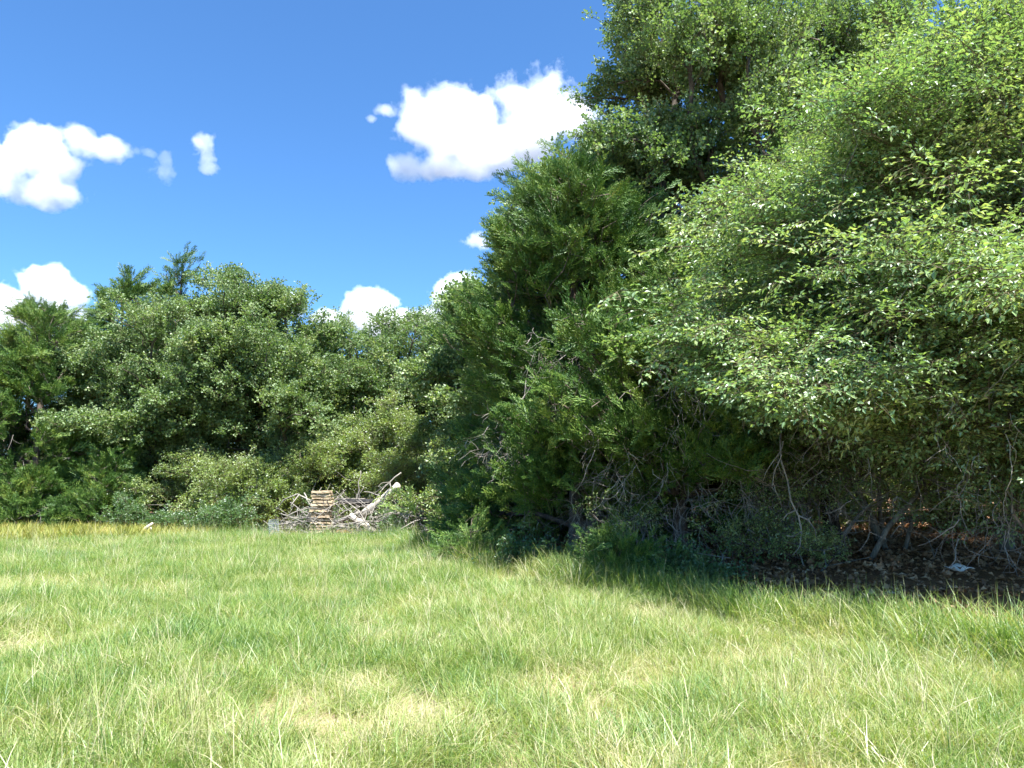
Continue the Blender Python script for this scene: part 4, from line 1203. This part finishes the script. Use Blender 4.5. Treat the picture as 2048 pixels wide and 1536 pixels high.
# ------------------------------------------------------------------ clouds
def cloud(loc, blobs, label, group='clouds in the sky', dens=0.03, seed=0.0, nscale=0.014, wisp=1.15, edge=0.42):
    """blobs: (x, y, z, rx, ry, rz) in metres about loc; density is full inside and breaks up at the edge"""
    B = np.asarray(blobs, float)
    pad = 1.3
    lo = (B[:, :3] - B[:, 3:] * pad).min(0); hi = (B[:, :3] + B[:, 3:] * pad).max(0)
    c, h = (lo + hi) / 2, (hi - lo) / 2
    V = np.array([(sx, sy, sz) for sx in (-1, 1) for sy in (-1, 1) for sz in (-1, 1)], float) * h + c
    F = np.array([(0, 1, 3, 2), (4, 6, 7, 5), (0, 4, 5, 1), (2, 3, 7, 6), (0, 2, 6, 4), (1, 5, 7, 3)])
    m, N, L = new_mat('cloud_vapour')
    out = N.new('ShaderNodeOutputMaterial')
    tc = N.new('ShaderNodeTexCoord')
    prev = None
    for x, y, z, rx, ry, rz in B:
        mp = N.new('ShaderNodeMapping'); mp.vector_type = 'POINT'
        mp.inputs['Scale'].default_value = (1 / rx, 1 / ry, 1 / rz)
        mp.inputs['Location'].default_value = (-x / rx, -y / ry, -z / rz)
        L.new(tc.outputs['Object'], mp.inputs[0])
        ln = N.new('ShaderNodeVectorMath'); ln.operation = 'LENGTH'
        L.new(mp.outputs[0], ln.inputs[0])
        s = N.new('ShaderNodeMath'); s.operation = 'SUBTRACT'; s.inputs[0].default_value = 1.0
        L.new(ln.outputs['Value'], s.inputs[1])
        if prev is None:
            prev = s.outputs[0]
        else:
            mxx = N.new('ShaderNodeMath'); mxx.operation = 'SMOOTH_MAX'; mxx.inputs[2].default_value = 0.06
            L.new(prev, mxx.inputs[0]); L.new(s.outputs[0], mxx.inputs[1]); prev = mxx.outputs[0]
    nz = N.new('ShaderNodeTexNoise'); nz.noise_dimensions = '4D'; nz.inputs['W'].default_value = seed
    nz.inputs['Scale'].default_value = nscale; nz.inputs['Detail'].default_value = 8; nz.inputs['Roughness'].default_value = 0.62
    L.new(tc.outputs['Object'], nz.inputs['Vector'])
    a = N.new('ShaderNodeMath'); a.operation = 'MULTIPLY_ADD'; a.inputs[1].default_value = 2.6 * wisp; a.inputs[2].default_value = -1.3 * wisp - 0.02
    L.new(nz.outputs['Fac'], a.inputs[0])
    ad = N.new('ShaderNodeMath'); ad.operation = 'ADD'
    L.new(prev, ad.inputs[0]); L.new(a.outputs[0], ad.inputs[1])
    mr = N.new('ShaderNodeMapRange'); mr.inputs['From Min'].default_value = 0.0; mr.inputs['From Max'].default_value = edge
    mr.inputs['To Min'].default_value = 0; mr.inputs['To Max'].default_value = dens
    L.new(ad.outputs[0], mr.inputs['Value'])
    vs = N.new('ShaderNodeVolumeScatter'); vs.inputs['Color'].default_value = (1, 1, 1, 1); vs.inputs['Anisotropy'].default_value = 0.2
    L.new(mr.outputs[0], vs.inputs['Density'])
    L.new(vs.outputs[0], out.inputs['Volume'])
    o = link('cloud', mesh('cloud', V, [F], [m]), None, loc)
    tag(o, label, 'cloud', group)
    return o


cp, sp_ = math.cos(R(7.5)), math.sin(R(7.5))


def ray(px, py):
    """direction of a picture point, for placing clouds at their distance"""
    u, v = (px - 1024) / 1490, (768 - py) / 1490
    return np.array([u, cp - v * sp_, sp_ + v * cp])


def cloud_at(px, py, dist, spots, label, **kw):
    """spots: (px, py, radius x px, radius y px, depth offset) of the lumps"""
    c = ray(px, py) * dist
    k = dist / 1490
    bl = []
    for qx, qy, rx, ry in spots:
        bl.append(((qx - px) * k, 0, (py - qy) * k, rx * k, 0.8 * (rx + ry) / 2 * k, ry * k))
    return cloud((c[0], c[1], c[2] + 1.6), bl, label, **kw)


cloud_at(935, 258, 1600, [(878, 238, 80, 78), (970, 235, 34, 44), (1078, 232, 88, 84), (1148, 240, 46, 50), (945, 300, 120, 48), (815, 335, 42, 30), (885, 340, 75, 26), (768, 220, 30, 19), (742, 236, 20, 11), (1050, 285, 100, 48), (945, 352, 26, 14)],
         'biggest white cumulus cloud, touching the olive oak', seed=1.0)
cloud_at(80, 330, 1700, [(60, 305, 78, 58), (-40, 335, 90, 70), (165, 286, 38, 38), (80, 378, 78, 40), (212, 295, 46, 28), (130, 330, 60, 26), (140, 390, 24, 26)],
         'white cloud at the left edge, upper one', seed=2.2, wisp=1.15)
cloud_at(405, 305, 1700, [(403, 285, 24, 22), (408, 320, 20, 26), (415, 335, 22, 14)], 'small curled wisp of cloud right of the upper left cloud', seed=3.3, wisp=1.4, dens=0.02, nscale=0.03)
cloud_at(320, 335, 1700, [(322, 345, 26, 20), (292, 302, 22, 12), (330, 320, 14, 20)], 'faint shreds of cloud between the left cloud and the curled wisp', seed=4.3, wisp=1.5, dens=0.008, nscale=0.03)
cloud_at(950, 482, 2100, [(945, 482, 26, 17), (965, 487, 20, 13)], 'tiny round cloud against the left flank of the big cedar', seed=5.1, dens=0.03, nscale=0.02)
cloud_at(80, 590, 2600, [(85, 580, 70, 42), (20, 610, 70, 55), (140, 590, 42, 28), (60, 640, 130, 40)], 'low cumulus behind the left cedars', seed=6.7, nscale=0.007, dens=0.04)
cloud_at(570, 618, 2700, [(574, 612, 36, 26), (540, 622, 44, 28)], 'small low cloud beside the top of the domed oak', seed=7.7, nscale=0.01, dens=0.04)
cloud_at(720, 625, 2600, [(715, 622, 62, 40), (668, 636, 44, 28), (768, 604, 34, 18), (740, 650, 90, 40)], 'low cumulus above the see-through oak', seed=8.1, nscale=0.007, dens=0.04)
cloud_at(880, 625, 2600, [(920, 600, 60, 46), (862, 634, 64, 34), (812, 642, 54, 28), (960, 650, 90, 60)], 'low cumulus running behind the left flank of the big cedar', seed=9.4, nscale=0.007, dens=0.04)
